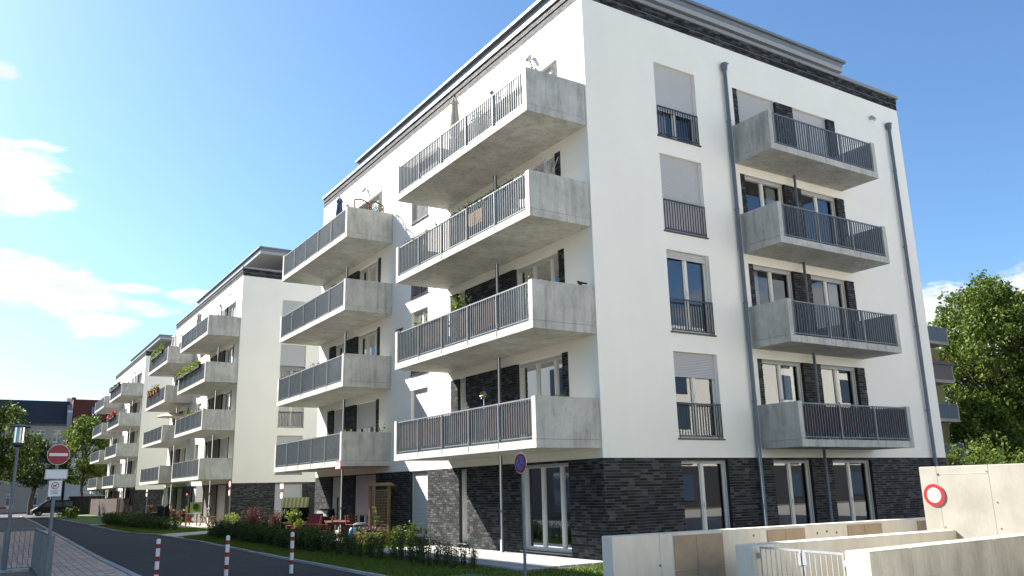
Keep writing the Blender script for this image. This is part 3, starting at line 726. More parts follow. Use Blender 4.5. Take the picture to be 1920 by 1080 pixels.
# ------------------------------------------------------------------ trees
tree('broadleaf_tree', 'big broadleaf tree right of the nearest block, before the olive house', (57.2, 19.6, -.02), 18.7, 6.8, 3.2, 320, 130, .34, leaf_tree, 21, 'broadleaf trees', .34, 1.15)
tree('broadleaf_tree', 'partly hidden tree at the right edge behind the big broadleaf tree', (66.0, 17.5, -.02), 18.0, 5.5, 2.5, 140, 90, .42, leaf_tree, 22, 'broadleaf trees', .3, 1.2)
for i, (x, yy, h, w) in enumerate(((29.6, 8.2, 3.5, 2.6), (32.2, 7.6, 3.2, 3.4), (34.6, 6.6, 3.3, 3.0), (36.5, 10.5, 4.4, 3.4))):
    shrub('tall_shrub', ['tall light green shrub touching the corner of the nearest block', 'broad shrub above the wall with the ring sign', 'broad shrub at the right edge above the pale wall', 'dense shrub below the big broadleaf tree'][i], (x, yy, -.02), h, w, 30, 70, .22, leaf_tree, 150+i, spread=.3)
tree('broadleaf_tree', 'low dark tree under the crown of the big broadleaf tree', (51.5, 18.4, -.02), 8.0, 3.6, .8, 120, 90, .30, leaf_tree, 27, 'broadleaf trees', .2, 1.0)
tree('street_tree', 'light green tree at the far end of the street, left of the balconies', (-.8, 108, -.02), 13.2, 4.0, 3.0, 100, 60, .42, leaf_tree, 23, 'street trees', .2, 1.0)
tree('street_tree', 'dark forked tree behind the no entry sign', (-6.7, 106, -.02), 9.2, 3.6, 3.2, 80, 60, .40, leaf_dark, 24, 'street trees', .28, 1.0, lean=.2)
tree('street_tree', 'bright tree at the left edge behind the street lamp', (-10.6, 92, -.02), 12.6, 3.4, 3.4, 95, 60, .36, leaf_tree, 25, 'street trees', .2, .9)
tree('street_tree', 'smaller tree in front of the beige house at the street end', (2.6, 112, -.02), 9.5, 3.4, 2.0, 70, 60, .42, leaf_tree, 26, 'street trees', .2, 1.0)

# ------------------------------------------------------------------ old houses at the end of the street
def old_house(name, label, x0, x1, y, eave, ridge, wallm, roofm, rows, cols, red=False):
    t = thing(name, label, 'house', ((x0+x1)/2, y, -.02), 0, 'old houses at the end of the street'); w = (x1-x0)/2
    b = MB(); b.box(-w, w, 0, 10, 0, eave); b.build('wall', wallm, t)
    b = MB()
    if red:
        b.box(-w, w, .02, 10, eave+.002, ridge)
    else:
        b.poly([(-w, -.3, eave), (w, -.3, eave), (w, 1.0, ridge-1.7), (-w, 1.0, ridge-1.7)]); b.poly([(-w, 1.0, ridge-1.7), (w, 1.0, ridge-1.7), (w, 1.9, ridge), (-w, 1.9, ridge)])
        b.box(-w, w, 1.9, 9, eave+.01, ridge); b.poly([(w, -.3, eave), (w, 1.0, ridge-1.7), (w, 1.9, ridge), (w, 1.9, eave)]); b.poly([(-w, -.3, eave), (-w, 1.0, ridge-1.7), (-w, 1.9, ridge), (-w, 1.9, eave)])
    b.build('roof', roofm, t)
    b = MB(); b.box(-w, w, -.35, -.002, eave-.25, eave-.01); b.build('cornice', anthracite, t)
    for z in rows:
        for c in cols:
            f = MB(); f.box(c-.55, c+.55, -.06, -.002, z, z+1.8); f.box(c-.62, c+.62, -.12, -.061, z-.1, z-.002)
            fo = f.build('window', frame_white, t); p = MB()
            for a in (-.5, .04):
                p.box(c+a, c+a+.46, -.075, -.061, z+.08, z+1.2); p.box(c+a, c+a+.46, -.075, -.061, z+1.28, z+1.72)
            p.build('pane', glass_far, fo)
    return t, w
glass_far = material('far_window_glass', (.045, .075, .12), .08, spec=.9)
h1, w1 = old_house('old_house', 'old beige house with a dark mansard roof at the street end', -26, -1.2, 134, 13.4, 17.2, beige_wall, roof_dark, (1.0, 4.4, 7.5, 10.6), (-11.5, -9, -6.5, -3.5, -.5, 2.5, 5.5, 8.6, 10.9))
f = MB(); f.box(w1-.35, w1+.35, -.5, 9, 13.0, 15.2); f.hexa([(w1-.35, -.5, 15.2), (w1+.35, -.5, 15.2), (w1+.35, 9, 15.2), (w1-.35, 9, 15.2), (w1-.35, 3.5, 17.9), (w1+.35, 3.5, 17.9), (w1+.35, 9, 17.9), (w1-.35, 9, 17.9)])
f.build('fire_wall', zinc, h1)
f = MB(); f.box(4.2, 4.9, .75, .9, 14.6, 15.2); f.build('roof_window', glass_far, h1)
h2, w2 = old_house('old_house', 'old house with a red brick attic storey beside the dark mansard roof', -.85, 16, 134, 12.9, 17.4, pale_wall, red_wall, (1.0, 4.4, 7.5), (-5.6, -2.6, .4, 3.6, 6.6), red=True)
for (a, z) in ((-5.2, 15.0), (-4.1, 15.0), (-1.7, 15.0), (-.6, 15.0), (2.3, 15.0), (3.4, 15.0), (-5.1, 13.2)):
    f = MB(); f.box(a-.55, a+.5, -.06, .01, z, z+1.3); fo = f.build('attic_window', anthracite, h2); p = MB(); p.box(a-.47, a+.42, -.075, -.061, z+.08, z+1.22); p.build('pane', glass_far, fo)
f = MB(); f.box(-w2-.1, -w2+.5, 2, 3, 17.4, 17.9); f.build('chimney', red_wall, h2)

# olive rendered house with balconies, right of the nearest block
t = thing('balcony_house', 'olive rendered house with grey balconies, half hidden by the big tree', 'house', (40.1, 19.2, -.02))
b = MB(); b.box(0, 8.4, 0, 12, 0, 11.5); b.build('wall', olive_wall, t)
for i, z in enumerate((2.97, 5.82, 8.64, 11.48)):
    b = MB(); b.box(2.0, 7.2, -1.6, -.002, z, z+.22); ba = b.build('balcony', concrete_light, t)
    b = MB(); b.box(2.0, 7.05, -1.6, -1.56, z+.223, z+1.25); b.box(2.0, 2.04, -1.55, -.01, z+.223, z+1.25)
    b.build('front_panel', [fabric_dark_panel := material('balcony_panel_blue', (.06, .075, .10), .5), fabric_dark_panel, material('balcony_panel_brown', (.10, .085, .08), .6), material('balcony_panel_grey', (.075, .09, .115), .5)][i], ba)
    b = MB(); b.box(7.06, 7.2, -1.6, -.01, z+.223, z+1.27); b.build('side_panel', concrete_light, ba)
    b = MB()
    for q_ in (3.3, 4.6, 5.9): b.box(q_-.02, q_+.02, -1.62, -1.602, z+.23, z+1.25)
    b.box(2.0, 7.05, -1.63, -1.59, z+1.255, z+1.29); b.build('handrail', steel, ba)
for z in (3.6, 6.4, 9.0):
    for x in (3.5, 5.6):
        f = MB(); f.box(x-.5, x+.5, -.05, -.002, z+.3, z+1.7); fo = f.build('window', frame_white, t); p = MB(); p.box(x-.42, x+.42, -.065, -.051, z+.38, z+1.62); p.build('pane', glass_far, fo)
bx = MB(); bx.box(-1.6, 1.6, -.14, .14, 0, .2)
fb = thing('flower_box', 'red flowers along the second balcony of the olive house', 'flower box', (45.6, 17.5, 9.92))
bx.build('box', bin_grey, fb); q = MB(); rr_ = random.Random(4)
q.leaves([(rr_.uniform(-1.6, 1.6), rr_.gauss(-.05, .1), .25+rr_.gauss(0, .1)) for _ in range(90)], .13, rr_); q.build('flowers', flower_red, fb)

# the blocks across the street and across the forecourt: they shade the road and show in the windows
def slab_block(label, x0, x1, y0, y1, h, face):
    t = thing('opposite_block', label, 'apartment building', ((x0+x1)/2, (y0+y1)/2, -.02), 0, 'blocks facing the white apartment row'); a, b_ = (x1-x0)/2, (y1-y0)/2
    m_ = MB(); m_.box(-a, a, -b_, b_, 3.3, h); m_.build('wall', plaster, t); m_ = MB(); m_.box(-a+.002, a-.002, -b_+.002, b_-.002, 0, 3.298); m_.build('added_dark_base', mortar_dark, t)  # dark base added so the ground floor windows mirror something dark
    f = MB(); p = MB()
    if face == 'x':
        f.box(0, .05, -.8, .8, 0, 2.2); p.box(.051, .06, -.72, -.03, .08, 2.12); p.box(.051, .06, .03, .72, .08, 2.12); L_ = b_
    else:
        f.box(-.8, .8, 0, .05, 0, 2.2); p.box(-.72, -.03, .051, .06, .08, 2.12); p.box(.03, .72, .051, .06, .08, 2.12); L_ = a
    fm, pm_ = f.mesh('window', anthracite), p.mesh('pane', glass_far)
    for k in range(int(h/2.9)):
        q_ = -L_+2.2
        while q_ < L_-1.5:
            o = put('window', fm, t, (a+.002, q_, .5+2.9*k) if face == 'x' else (q_, b_+.002, .5+2.9*k)); put('pane', pm_, o); q_ += 4.4
    return t
slab_block('white block across the street whose shadow lies on the road', -27, -14.2, 11.05, 97, 17.6, 'x')
slab_block('white block across the forecourt mirrored in the south windows', -6, 62, -46, -34, 15.0, 'y')

# ------------------------------------------------------------------ concrete walls and gate at the ramp
def wall_run(name, label, start, ang, length, thick, h, joints, mat, group, panels=(), hs=None):
    """front face starts at `start` and runs along +x turned by ang; panels: (x0, x1, z0, z1, material)"""
    t = thing(name, label, 'wall', (start[0], start[1], -.02), ang, group); js = [0]+list(joints)+[length]
    for a, c in zip(js, js[1:]):
        b = MB(); e = .012
        z1 = h
        b.hexa([(a+.003, 0, 0), (c-.003, 0, 0), (c-.003, thick, 0), (a+.003, thick, 0), (a+.003, 0, z1-e), (c-.003, 0, z1-e), (c-.003, thick, z1-e), (a+.003, thick, z1-e)])
        b.hexa([(a+.003, 0, z1-e), (c-.003, 0, z1-e), (c-.003, thick, z1-e), (a+.003, thick, z1-e), (a+.003+e, e, z1), (c-.003-e, e, z1), (c-.003-e, thick-e, z1), (a+.003+e, thick-e, z1)])
        b.build('wall_segment', mat, t)
    core = MB(); core.box(.02, length-.02, .02, thick-.02, 0, h-.03); core.build('core', mat, t)
    for (a, c, z0, z1, m_) in panels:
        b = MB(); b.box(a+.004, c-.004, -.014, -.001, z0+.004, z1-.004); b.build('panel', m_, t)
    return t
def holes(t, pts, r=.016, ax='y'):
    b = MB()
    for (u, z) in pts:
        if ax == 'y': b.disc((u, .0, z), (0, -1, 0), r*1.5, .004, 10); b.disc((u, -.0041, z), (0, -1, 0), r, .001, 10, 1)
    b.build('tie_hole_covers', [concrete_light, print_grey], t)
tp = []
for x0, x1 in ((1.20, 1.67), (1.67, 2.24), (3.26, 3.69), (3.69, 4.18), (5.30, 5.75), (5.75, 6.25), (7.3, 7.8), (7.8, 8.3), (9.3, 9.8), (9.8, 10.3)):
    tp += [(x0, x1, .53, 1.06, tan_panel), (x0, x1, .0, .53, tan_panel)]
w1 = wall_run('retaining_wall', 'long low concrete wall with tan panels in front of the clinker base', (-4.82, -6.18), rad(-3.0), 13.7, .27, 1.10,
              (.92, 1.19, 2.25, 3.09, 3.25, 4.19, 5.19, 5.29, 6.26, 7.24, 8.4, 9.25, 10.4, 12), concrete_wall, 'concrete walls of the ramp', tp)
holes(w1, [(.9, .62), (.9, .25), (2.95, .98), (4.5, .95), (4.75, .97), (5.0, .94)])
w2 = wall_run('ramp_wall', 'low concrete wall running from the metal gate to the tall pale wall', (-3.12, -7.42), rad(-2.1), 5.12, .36, .93, (.5, 2.4), concrete_wall, 'concrete walls of the ramp')
w3 = wall_run('ramp_wall', 'nearest low concrete wall with dark run stains, at the lower right edge', (-3.32, -9.55), rad(2.1), 9, .36, .95, (.95, 3.2, 5.6), concrete_stained, 'concrete walls of the ramp')
q = MB()
rr_ = random.Random(8)
for x in (.22, .5, 1.25, 1.62, 2.1, 2.6, 3.0, 3.6, 4.1): q.box(x, x+.006, -.004, -.0005, .0, .93-rr_.uniform(.03, .2))
q.build('board_marks', concrete_wall, w3)
# tall pale wall, face towards the street (turned -90 degrees: its front looks along -x)
w4 = wall_run('tall_wall', 'tall pale concrete wall carrying the round ring sign', (2.0, -7.05), rad(-90), 8, .28, 2.07, (.34, 1.30, 2.9, 4.5), concrete_light, 'concrete walls of the ramp')
holes(w4, [(.37, 1.92), (1.27, 1.95), (1.38, 1.42), (1.38, .98), (.37, .98), (.37, 1.92)], .014)
q = MB(); q.box(.35, 1.29, -.005, -.001, 1.925, 1.93); q.box(.36, 3, -.005, -.001, .79, .796); q.build('form_joint', concrete_wall, w4)
def post_sign_disc(par, c, nrm, r, parts):
    """stack of thin discs: (name, radius, material)"""
    for i, (nm, rr, m_) in enumerate(parts):
        b = MB(); b.disc(Vector(c)+Vector(nrm)*(.004*i), nrm, rr, .003, 36); b.build(nm, m_, par)
t = thing('ring_sign', 'round white sign with a thick red ring on the tall pale wall', 'traffic sign', (1.985, -7.30, 1.53))
post_sign_disc(t, (0, 0, 0), (-1, 0, 0), .2, (('back_plate', .208, plate_grey), ('red_ring', .205, red_paint), ('white_face', .138, sign_white)))
q = MB(); q.box(-.001, .014, -.03, .03, -.1, .1); q.build('bracket', steel, t)
# double gate between the wall ends
ga, gb = Vector((-3.02, -7.44, 0)), Vector((-3.26, -9.17, 0))
t = thing('metal_gate', 'galvanised two leaf gate between the low concrete walls', 'gate', (ga.x, ga.y, -.02), math.atan2(gb.y-ga.y, gb.x-ga.x)); GLn = (gb-ga).length
for s0, s1 in ((.05, GLn*.52), (GLn*.54, GLn-.05)):
    f = MB(); f.box(s0, s1, -.015, .015, .885, .915); f.box(s0, s1, -.015, .015, .08, .12); f.box(s0, s0+.03, -.015, .015, .12, .885); f.box(s1-.03, s1, -.015, .015, .12, .885)
    f.build('frame', steel_light, t); n = int((s1-s0)/.105)
    for i in range(1, n):
        b = MB(); x = s0+.015+(s1-s0-.03)*i/n; b.box(x-.007, x+.007, -.007, .007, .121, .884); b.build('bar', steel_light, t)
q = MB(); q.box(GLn*.53-.07, GLn*.53-.012, -.03, .03, .70, .87); q.tube([(GLn*.53-.05, .03, .82), (GLn*.53-.05, .075, .82), (GLn*.53-.16, .075, .82)], .011, 8); q.build('lock', steel_light, t)
q = MB(); q.box(GLn*.53+.012, GLn*.53+.085, -.025, .025, .71, .875); q.build('strike_plate', steel_light, t)
q = MB(); q.box(GLn*.523, GLn*.537, -.02, .02, .1, .88); q.build('centre_stop', anthracite, t)
for x in (.02, GLn-.02):
    q = MB(); q.box(x-.03, x+.03, -.03, .03, .74, .82); q.box(x-.03, x+.03, -.03, .03, .2, .28); q.build('hinge', steel_light, t)

# ------------------------------------------------------------------ street furniture
for i, (x, y) in enumerate(((-6.58, 3.70), (-8.11, 3.60), (-9.60, 3.55))):
    t = thing('bollard', ['red and white bollard closest to the lawn strip', 'middle one of the three red and white bollards', 'red and white bollard closest to the paved sidewalk'][i], 'bollard', (x, y, 0), 0, 'red and white bollards across the road')
    zs = [0, .20, .30, .47, .57, .74, .83, .90]
    for k, (a, b_) in enumerate(zip(zs, zs[1:])):
        q = MB(); q.tube([(0, 0, a), (0, 0, b_-.0005)], .045, 16); q.build('red_band' if k % 2 else 'white_band', red_paint if k % 2 else white_paint, t)
    q = MB(); q.lathe((0, 0, .90), [(.046, 0), (.04, .02), (.02, .035), (.002, .04)], 14); q.build('cap', white_paint, t)
# no parking sign by the near lawn
t = thing('parking_sign', 'round blue and red no parking sign on a steel post before the nearest patio', 'traffic sign', (-3.5, -1.7, 0))
q = MB(); q.tube([(0, 0, 0), (0, 0, 2.56)], .032, 14); q.lathe((0, 0, 2.56), [(.034, 0), (.034, .015), (.01, .025)], 12); q.build('post', steel, t)
nv = Vector((-1, -.03, 0)).normalized(); sc = Vector((-.045, 0, 2.34))
post_sign_disc(t, sc, nv, .2, (('back_plate', .214, white_paint), ('red_ring', .204, red_paint), ('blue_face', .148, blue_paint)))
tv = Vector((nv.y, -nv.x, 0)); 
b = MB(); o_ = sc+nv*.0125; a1 = tv*.108*-1+Vector((0, 0, .108)); a2 = -a1     # bar from upper left to lower right seen from the street
b.bar(o_+a1*-1 if False else o_+Vector((0, .108, .108)), o_+Vector((0, -.108, -.108)), .002, .05); b.build('red_bar', red_paint, t)
b = MB()
for (dy, dz) in ((-.05, .06), (-.03, .02), (-.075, .0), (-.035, -.015), (.06, -.03), (.09, .05), (-.06, -.1)): b.disc(o_+Vector((0, dy, dz)), nv, .006, .002, 8)
b.build('white_spots', white_paint, t)
for z in (2.24, 2.44):
    q = MB(); q.box(-.045, .034, -.04, .04, z-.015, z+.015); q.build('clamp', steel, t)
# no entry sign with plates on the left pavement
t = thing('no_entry_sign', 'red no entry sign with two plates below on one post', 'traffic sign', (-11.72, 3.44, .06))
q = MB(); q.tube([(0, 0, 0), (0, 0, 2.95)], .034, 14); q.build('post', steel, t)
nv = Vector((.07, -1, 0)).normalized(); sx = Vector((1, .07, 0)).normalized()
sc = Vector((.004, -.04, 2.67))
post_sign_disc(t, sc, nv, .2, (('back_plate', .212, white_paint), ('red_face', .203, red_paint)))
def plate(par, name, c, w, h, mat, dep=.012, off=0.):
    b = MB(); c = Vector(c)+nv*off
    b.hexa([c-sx*w/2+nv*0-Vector((0, 0, h/2)), c+sx*w/2-Vector((0, 0, h/2)), c+sx*w/2-Vector((0, 0, h/2))+nv*dep, c-sx*w/2-Vector((0, 0, h/2))+nv*dep,
            c-sx*w/2+Vector((0, 0, h/2)), c+sx*w/2+Vector((0, 0, h/2)), c+sx*w/2+Vector((0, 0, h/2))+nv*dep, c-sx*w/2+Vector((0, 0, h/2))+nv*dep])
    return b.build(name, mat, par)
plate(t, 'white_bar', sc, .345, .06, white_paint, .004, .009)
pl = plate(t, 'blank_plate', (.0, -.05, 2.27), .42, .20, plate_grey); plate(pl, 'face', (.0, -.05, 2.27), .38, .165, white_paint, .003, .013)
pl = plate(t, 'dog_plate', (.0, -.05, 1.985), .235, .315, white_paint)
dc = Vector((0, -.05, 2.04))+nv*.0125
ring = MB(); ring.disc(dc, nv, .073, .002, 30); ring.build('red_ring', material('sign_orange_red', (.46, .06, .02), .5), pl)
ring = MB(); ring.disc(dc+nv*.003, nv, .058, .002, 30); ring.build('ring_face', white_paint, pl)
dog = MB()
for (x0, x1, z0, z1) in ((-.03, .02, -.012, .012), (.012, .034, .008, .03), (-.03, -.018, -.035, -.012), (.006, .018, -.035, -.012), (-.042, -.028, .0, .018)):
    c0 = dc+nv*.006; dog.hexa([c0+sx*x0+Vector((0, 0, z0)), c0+sx*x1+Vector((0, 0, z0)), c0+sx*x1+Vector((0, 0, z0))+nv*.002, c0+sx*x0+Vector((0, 0, z0))+nv*.002, c0+sx*x0+Vector((0, 0, z1)), c0+sx*x1+Vector((0, 0, z1)), c0+sx*x1+Vector((0, 0, z1))+nv*.002, c0+sx*x0+Vector((0, 0, z1))+nv*.002])
dog.build('dog_figure', print_grey, pl)
bb = MB(); c0 = dc+nv*.0085; bb.bar(c0+sx*-.04+Vector((0, 0, -.04)), c0+sx*.04+Vector((0, 0, .04)), .011, .002); bb.build('ring_bar', bpy.data.materials['sign_orange_red'], pl)
for z, w_ in ((1.935, .15), (1.905, .10), (1.878, .13)): plate(pl, 'text_line', (0, -.05, z), w_, .011, print_grey, .001, .0125)
# street lamp
t = thing('street_lamp', 'slim street lamp with a cylinder lantern under a flat dark cap', 'street lamp', (-12.27, 8.9, .06))
q = MB(); q.tube([(0, 0, 0), (0, 0, 1.2), (0, 0, 1.22), (0, 0, 3.1)], [.065, .06, .042, .036], 14); q.tube([(0, 0, 1.17), (0, 0, 1.23)], .072, 14); q.build('post', steel, t)
q = MB(); q.tube([(0, 0, 3.1), (0, 0, 3.16)], [.05, .15], 16); q.tube([(0, 0, 3.16), (0, 0, 3.22)], .15, 18); q.build('collar', anthracite, t)
q = MB(); q.tube([(0, 0, 3.221), (0, 0, 3.62)], .125, 20); q.build('lantern', glassmat('lantern_glass', (.72, .74, .75), .12), t)
q = MB(); q.tube([(0, 0, 3.222), (0, 0, 3.6)], .05, 12); q.build('lamp_core', lamp_glass, t)
q = MB(); q.tube([(0, 0, 3.621), (0, 0, 3.64), (0, 0, 3.70)], [.25, .25, .05], 22); q.build('cap', anthracite, t)
# barred fence on a low wall at the left edge
t = thing('barred_fence', 'grey barred fence turning the corner beside the pavement', 'fence', (-11.62, 9.3, 0))
def fence_run(p0, p1, z0, z1, sp, lean=0):
    p0, p1 = Vector(p0), Vector(p1); Lf = (p1-p0).length; d = (p1-p0).normalized()
    f = MB(); f.bar(p0+Vector((0, 0, z1)), p1+Vector((0, 0, z1)), .04, .03); f.bar(p0+Vector((0, 0, z0)), p1+Vector((0, 0, z0)), .04, .03); f.build('rail', steel, t)
    n = int(Lf/sp)
    for i in range(1, n):
        b = MB(); c = p0+d*(Lf*i/n); b.box(c.x-.007, c.x+.007, c.y-.007, c.y+.007, z0+.016, z1-.016); b.build('bar', steel, t)
fence_run((-3.2, .35, 0), (0, 0, 0), .12, 1.08, .115); fence_run((0, 0, 0), (-.02, -5.6, 0), .10, 1.08, .115)
for (x, y) in ((0, 0), (-.02, -5.6), (-1.6, .17), (-.01, -2.8)):
    b = MB(); b.box(x-.035, x+.035, y-.035, y+.035, -.02, 1.10); b.build('post', steel, t)
t = thing('low_wall', 'low pale grey wall under the barred fence', 'wall', (-13.4, 9.42, -.02))
for i in range(3): b = MB(); b.box(-1.7+1.13*i, -.58+1.13*i, -.62, -.02, 0, .14); b.build('block', concrete, t)
# lawn behind the fence
sheet('lawn', [(-22, 10.2), (-12.3, 9.9), (-12.0, 15), (-13.5, 24), (-22, 24)], .075, lawn_m)
# barrier and slim sign posts along the patios
t = thing('road_barrier', 'low red and white barrier beam across the far road', 'barrier', (-10.4, 88, 0))
for i in range(7): b = MB(); b.box(-3.2+.62*i, -2.585+.62*i, -.04, .04, .95, 1.13); b.build('beam_section', red_paint if i % 2 else white_paint, t)
for x in (-2.9, .95): b = MB(); b.box(x-.18, x+.18, -.22, .22, 0, .25); b.box(x-.05, x+.05, -.03, .03, .25, .949); b.build('foot', red_paint, t)
def slim_sign(label, loc, h, kind, rz):
    t = thing('sign_post', label, 'sign post', loc, rz, 'white and red signs on posts along the gardens')
    q = MB(); q.tube([(0, 0, 0), (0, 0, h)], .035, 10); q.build('post', steel, t)
    z = h-.02
    for kd in kind:
        if kd == 'r':
            post_sign_disc(t, (0, -.045, z-.21), (0, -1, 0), .2, (('red_ring', .21, red_paint), ('white_face', .155, white_paint))); z -= .46
        else:
            b = MB(); b.box(-.21, .21, -.05, -.04, z-.3, z); b.build('red_border', red_paint, t); b = MB(); b.box(-.18, .18, -.056, -.0505, z-.27, z-.03); b.build('white_plate', white_paint, t); z -= .36
    return t
slim_sign('sign post with two round signs at the corner of the middle block', (-1.2, 31.2, LZ), 2.62, 'rr', rad(-88))
slim_sign('sign post with a square and a round sign above the roofed beach chair', (-.7, 23.5, LZ), 2.32, 'pr', rad(-80))
slim_sign('sign post between the dark parasol and the middle block', (-1.0, 58.4, LZ), 2.5, 'pp', rad(-84))
slim_sign('sign post in front of the reed fence', (-1.6, 68.5, LZ), 2.6, 'rp', rad(-84))
slim_sign('farthest sign post at the end of the reed fence', (-1.9, 89, LZ), 2.6, 'p', rad(-75))
t = thing('notice_sign', 'small red bordered notice on the slab of a lower balcony', 'sign', (-1.957, 13.0, 2.80))
b = MB(); b.box(-.012, 0, -.27, .27, -.15, .15); b.build('red_border', red_paint, t); b = MB(); b.box(-.016, -.0125, -.235, .235, -.115, .115); b.build('white_face', white_paint, t)
for z in (.05, -.03): b = MB(); b.box(-.0175, -.0165, -.16, .16, z-.012, z+.012); b.build('text_line', print_grey, t)

# ------------------------------------------------------------------ gardens
t = thing('garden_trellis', 'tan wooden trellis with a small roof by the clinker wall', 'trellis', (-.62, 12.3, LZ), rad(-62))
for x in (-.43, .43): b = MB(); b.box(x-.045, x+.045, -.045, .045, 0, 2.0); b.build('post', wood_tan, t)
b = MB(); b.hexa([(-.62, -.22, 2.0), (.62, -.22, 2.0), (.62, .22, 2.0), (-.62, .22, 2.0), (-.62, -.22, 2.03), (.62, -.22, 2.03), (.5, .0, 2.12), (-.5, .0, 2.12)]); b.build('roof_board', wood_tan, t)
for i in range(13): b = MB(); z = .55+i*.1; b.box(-.385, .385, -.012, .012, z-.013, z+.013); b.build('slat', wood_tan, t)
for i in range(11): b = MB(); x = -.345+i*.069; b.box(x-.008, x+.008, .013, .03, .5, 1.8); b.build('upright_slat', wood_tan, t)
for z in (.45, 1.84): b = MB(); b.box(-.385, .385, -.03, .03, z-.03, z+.03); b.build('rail', wood_tan, t)
shrub('climbing_plant', 'thin climbing plant on the wooden trellis', (-.9, 11.95, LZ), 1.35, .16, 4, 26, .10, leaf_lime, 200, 'plant')
t = thing('planter_box', 'yellow printed planter box before the trellis', 'planter', (-1.3, 11.5, LZ), rad(-62))
b = MB(); b.box(-.62, .62, -.22, .22, 0, .42); b.build('box', yellow_print, t); b = MB(); b.box(-.58, .58, -.18, .18, .421, .44); b.build('soil', ground_m, t)
rr_ = random.Random(31); b = MB(); b.leaves([(rr_.uniform(-.55, .55), rr_.uniform(-.2, .2), .50+rr_.gauss(0, .05)) for _ in range(220)], .08, rr_); b.build('foliage', leaf_hedge, t)
b = MB(); b.leaves([(rr_.uniform(-.5, .5), rr_.uniform(-.2, .2), .57+rr_.gauss(0, .03)) for _ in range(80)], .09, rr_); b.build('flowers', flower_pink, t)
t = thing('rain_barrel', 'dark round bin with a lid between table and trellis', 'bin', (-1.0, 13.05, LZ))
b = MB(); b.lathe((0, 0, 0), [(.24, 0), (.28, .3), (.28, .62)], 18); b.build('drum', bin_grey, t); b = MB(); b.lathe((0, 0, .621), [(.31, 0), (.31, .04), (.2, .10), (.02, .11)], 18); b.build('lid', bin_grey, t)
t = thing('plastic_bag', 'bright blue plastic bag hanging beside the dark bin', 'bag', (-1.3, 13.2, LZ)); t.scale = (.75,)*3
b = MB(); b.lathe((0, 0, .12), [(.05, 0), (.15, .08), (.17, .3), (.12, .5), (.03, .62)], 9); b.build('bag', blue_plastic, t)
# table and chairs
t = thing('garden_table', 'long red brown wooden garden table', 'table', (-1.2, 14.95, LZ), rad(72))
for i in range(6): b = MB(); b.box(-1.05, 1.05, -.45+.151*i, -.306+.151*i, .71, .74); b.build('plank', wood_red, t)
b = MB(); b.box(-.95, .95, -.4, .4, .64, .709); b.build('apron', wood_red, t)
for sx_ in (-.9, .9):
    for sy_ in (-.36, .36): b = MB(); b.box(sx_-.035, sx_+.035, sy_-.035, sy_+.035, 0, .639); b.build('leg', wood_red, t)
t0 = thing('garden_chair', 'red brown slatted chair at the street side of the table', 'chair', (-1.95, 14.4, LZ), rad(72-180), 'red brown chairs at the garden table')
for i in range(5): b = MB(); b.box(-.24, .24, -.24+.098*i, -.155+.098*i, .42, .44); b.build('seat_slat', wood_red, t0)
for x in (-.235, .235):
    b = MB(); b.bar((x, .25, 0), (x, .25, .44), .04, .04); b.bar((x, .25, .44), (x, .36, .98), .04, .04); b.build('back_leg', wood_red, t0)
    b = MB(); b.bar((x, -.23, 0), (x, -.23, .63), .04, .04); b.build('front_leg', wood_red, t0)
    b = MB(); b.box(x-.03, x+.03, -.26, .27, .631, .655); b.build('armrest', wood_red, t0)
for i in range(5): b = MB(); z = .54+.09*i; yb = .25+(z-.44)*.204; b.box(-.214, .214, yb-.012, yb+.012, z-.03, z+.03); b.build('back_slat', wood_red, t0)
for (x, y, a, lb) in ((-2.0, 15.5, 72-180, 'red brown slatted chair at the street side of the table, nearer the beach chair'), (-.42, 14.9, 72, 'red brown slatted chair behind the middle of the table'), (-.48, 15.9, 70, 'red brown slatted chair behind the table next to the grill'),
                      (-1.0, 13.55, 10, 'red brown slatted chair at the table end near the blue bag')):
    copy_tree(t0, (x, y, LZ), rad(a), lb)
t = thing('deck_armchair', 'low red armchair left of the garden table', 'chair', (-1.35, 17.35, LZ), rad(-35))
b = MB(); b.hexa([(-.3, -.32, .32), (.3, -.32, .32), (.3, .25, .24), (-.3, .25, .24), (-.3, -.32, .36), (.3, -.32, .36), (.3, .25, .28), (-.3, .25, .28)]); b.build('seat', pot_red, t)
b = MB(); b.hexa([(-.3, .22, .27), (.3, .22, .27), (.3, .28, .27), (-.3, .28, .27), (-.3, .5, .98), (.3, .5, .98), (.3, .55, .97), (-.3, .55, .97)]); b.build('backrest', pot_red, t)
for x in (-.34, .34):
    b = MB(); b.bar((x, -.35, 0), (x, -.3, .55), .04, .04); b.bar((x, .45, 0), (x, .3, .55), .04, .04); b.box(x-.03, x+.03, -.36, .36, .551, .575); b.build('side_frame', wood_red, t)
# kettle grill / gas grill
t = thing('gas_grill', 'black gas grill with a steel lid front by the wall', 'grill', (-.62, 18.0, LZ), rad(-50))
b = MB(); b.box(-.34, .34, -.25, .25, .08, .84); b.build('cabinet', black_m, t)
b = MB(); b.hexa([(-.36, -.27, .845), (.36, -.27, .845), (.36, .27, .845), (-.36, .27, .845), (-.36, -.12, 1.12), (.36, -.12, 1.12), (.36, .2, 1.16), (-.36, .2, 1.16)]); b.build('lid', black_m, t)
b = MB(); b.hexa([(-.25, -.262, .87), (.25, -.262, .87), (.25, -.25, .87), (-.25, -.25, .87), (-.25, -.15, 1.08), (.25, -.15, 1.08), (.25, -.13, 1.08), (-.25, -.13, 1.08)]); b.build('lid_front', steel_light, t)
for s in (-1, 1): b = MB(); b.box(min(s*.345, s*.7), max(s*.345, s*.7), -.22, .22, .78, .82); b.build('side_shelf', steel, t)
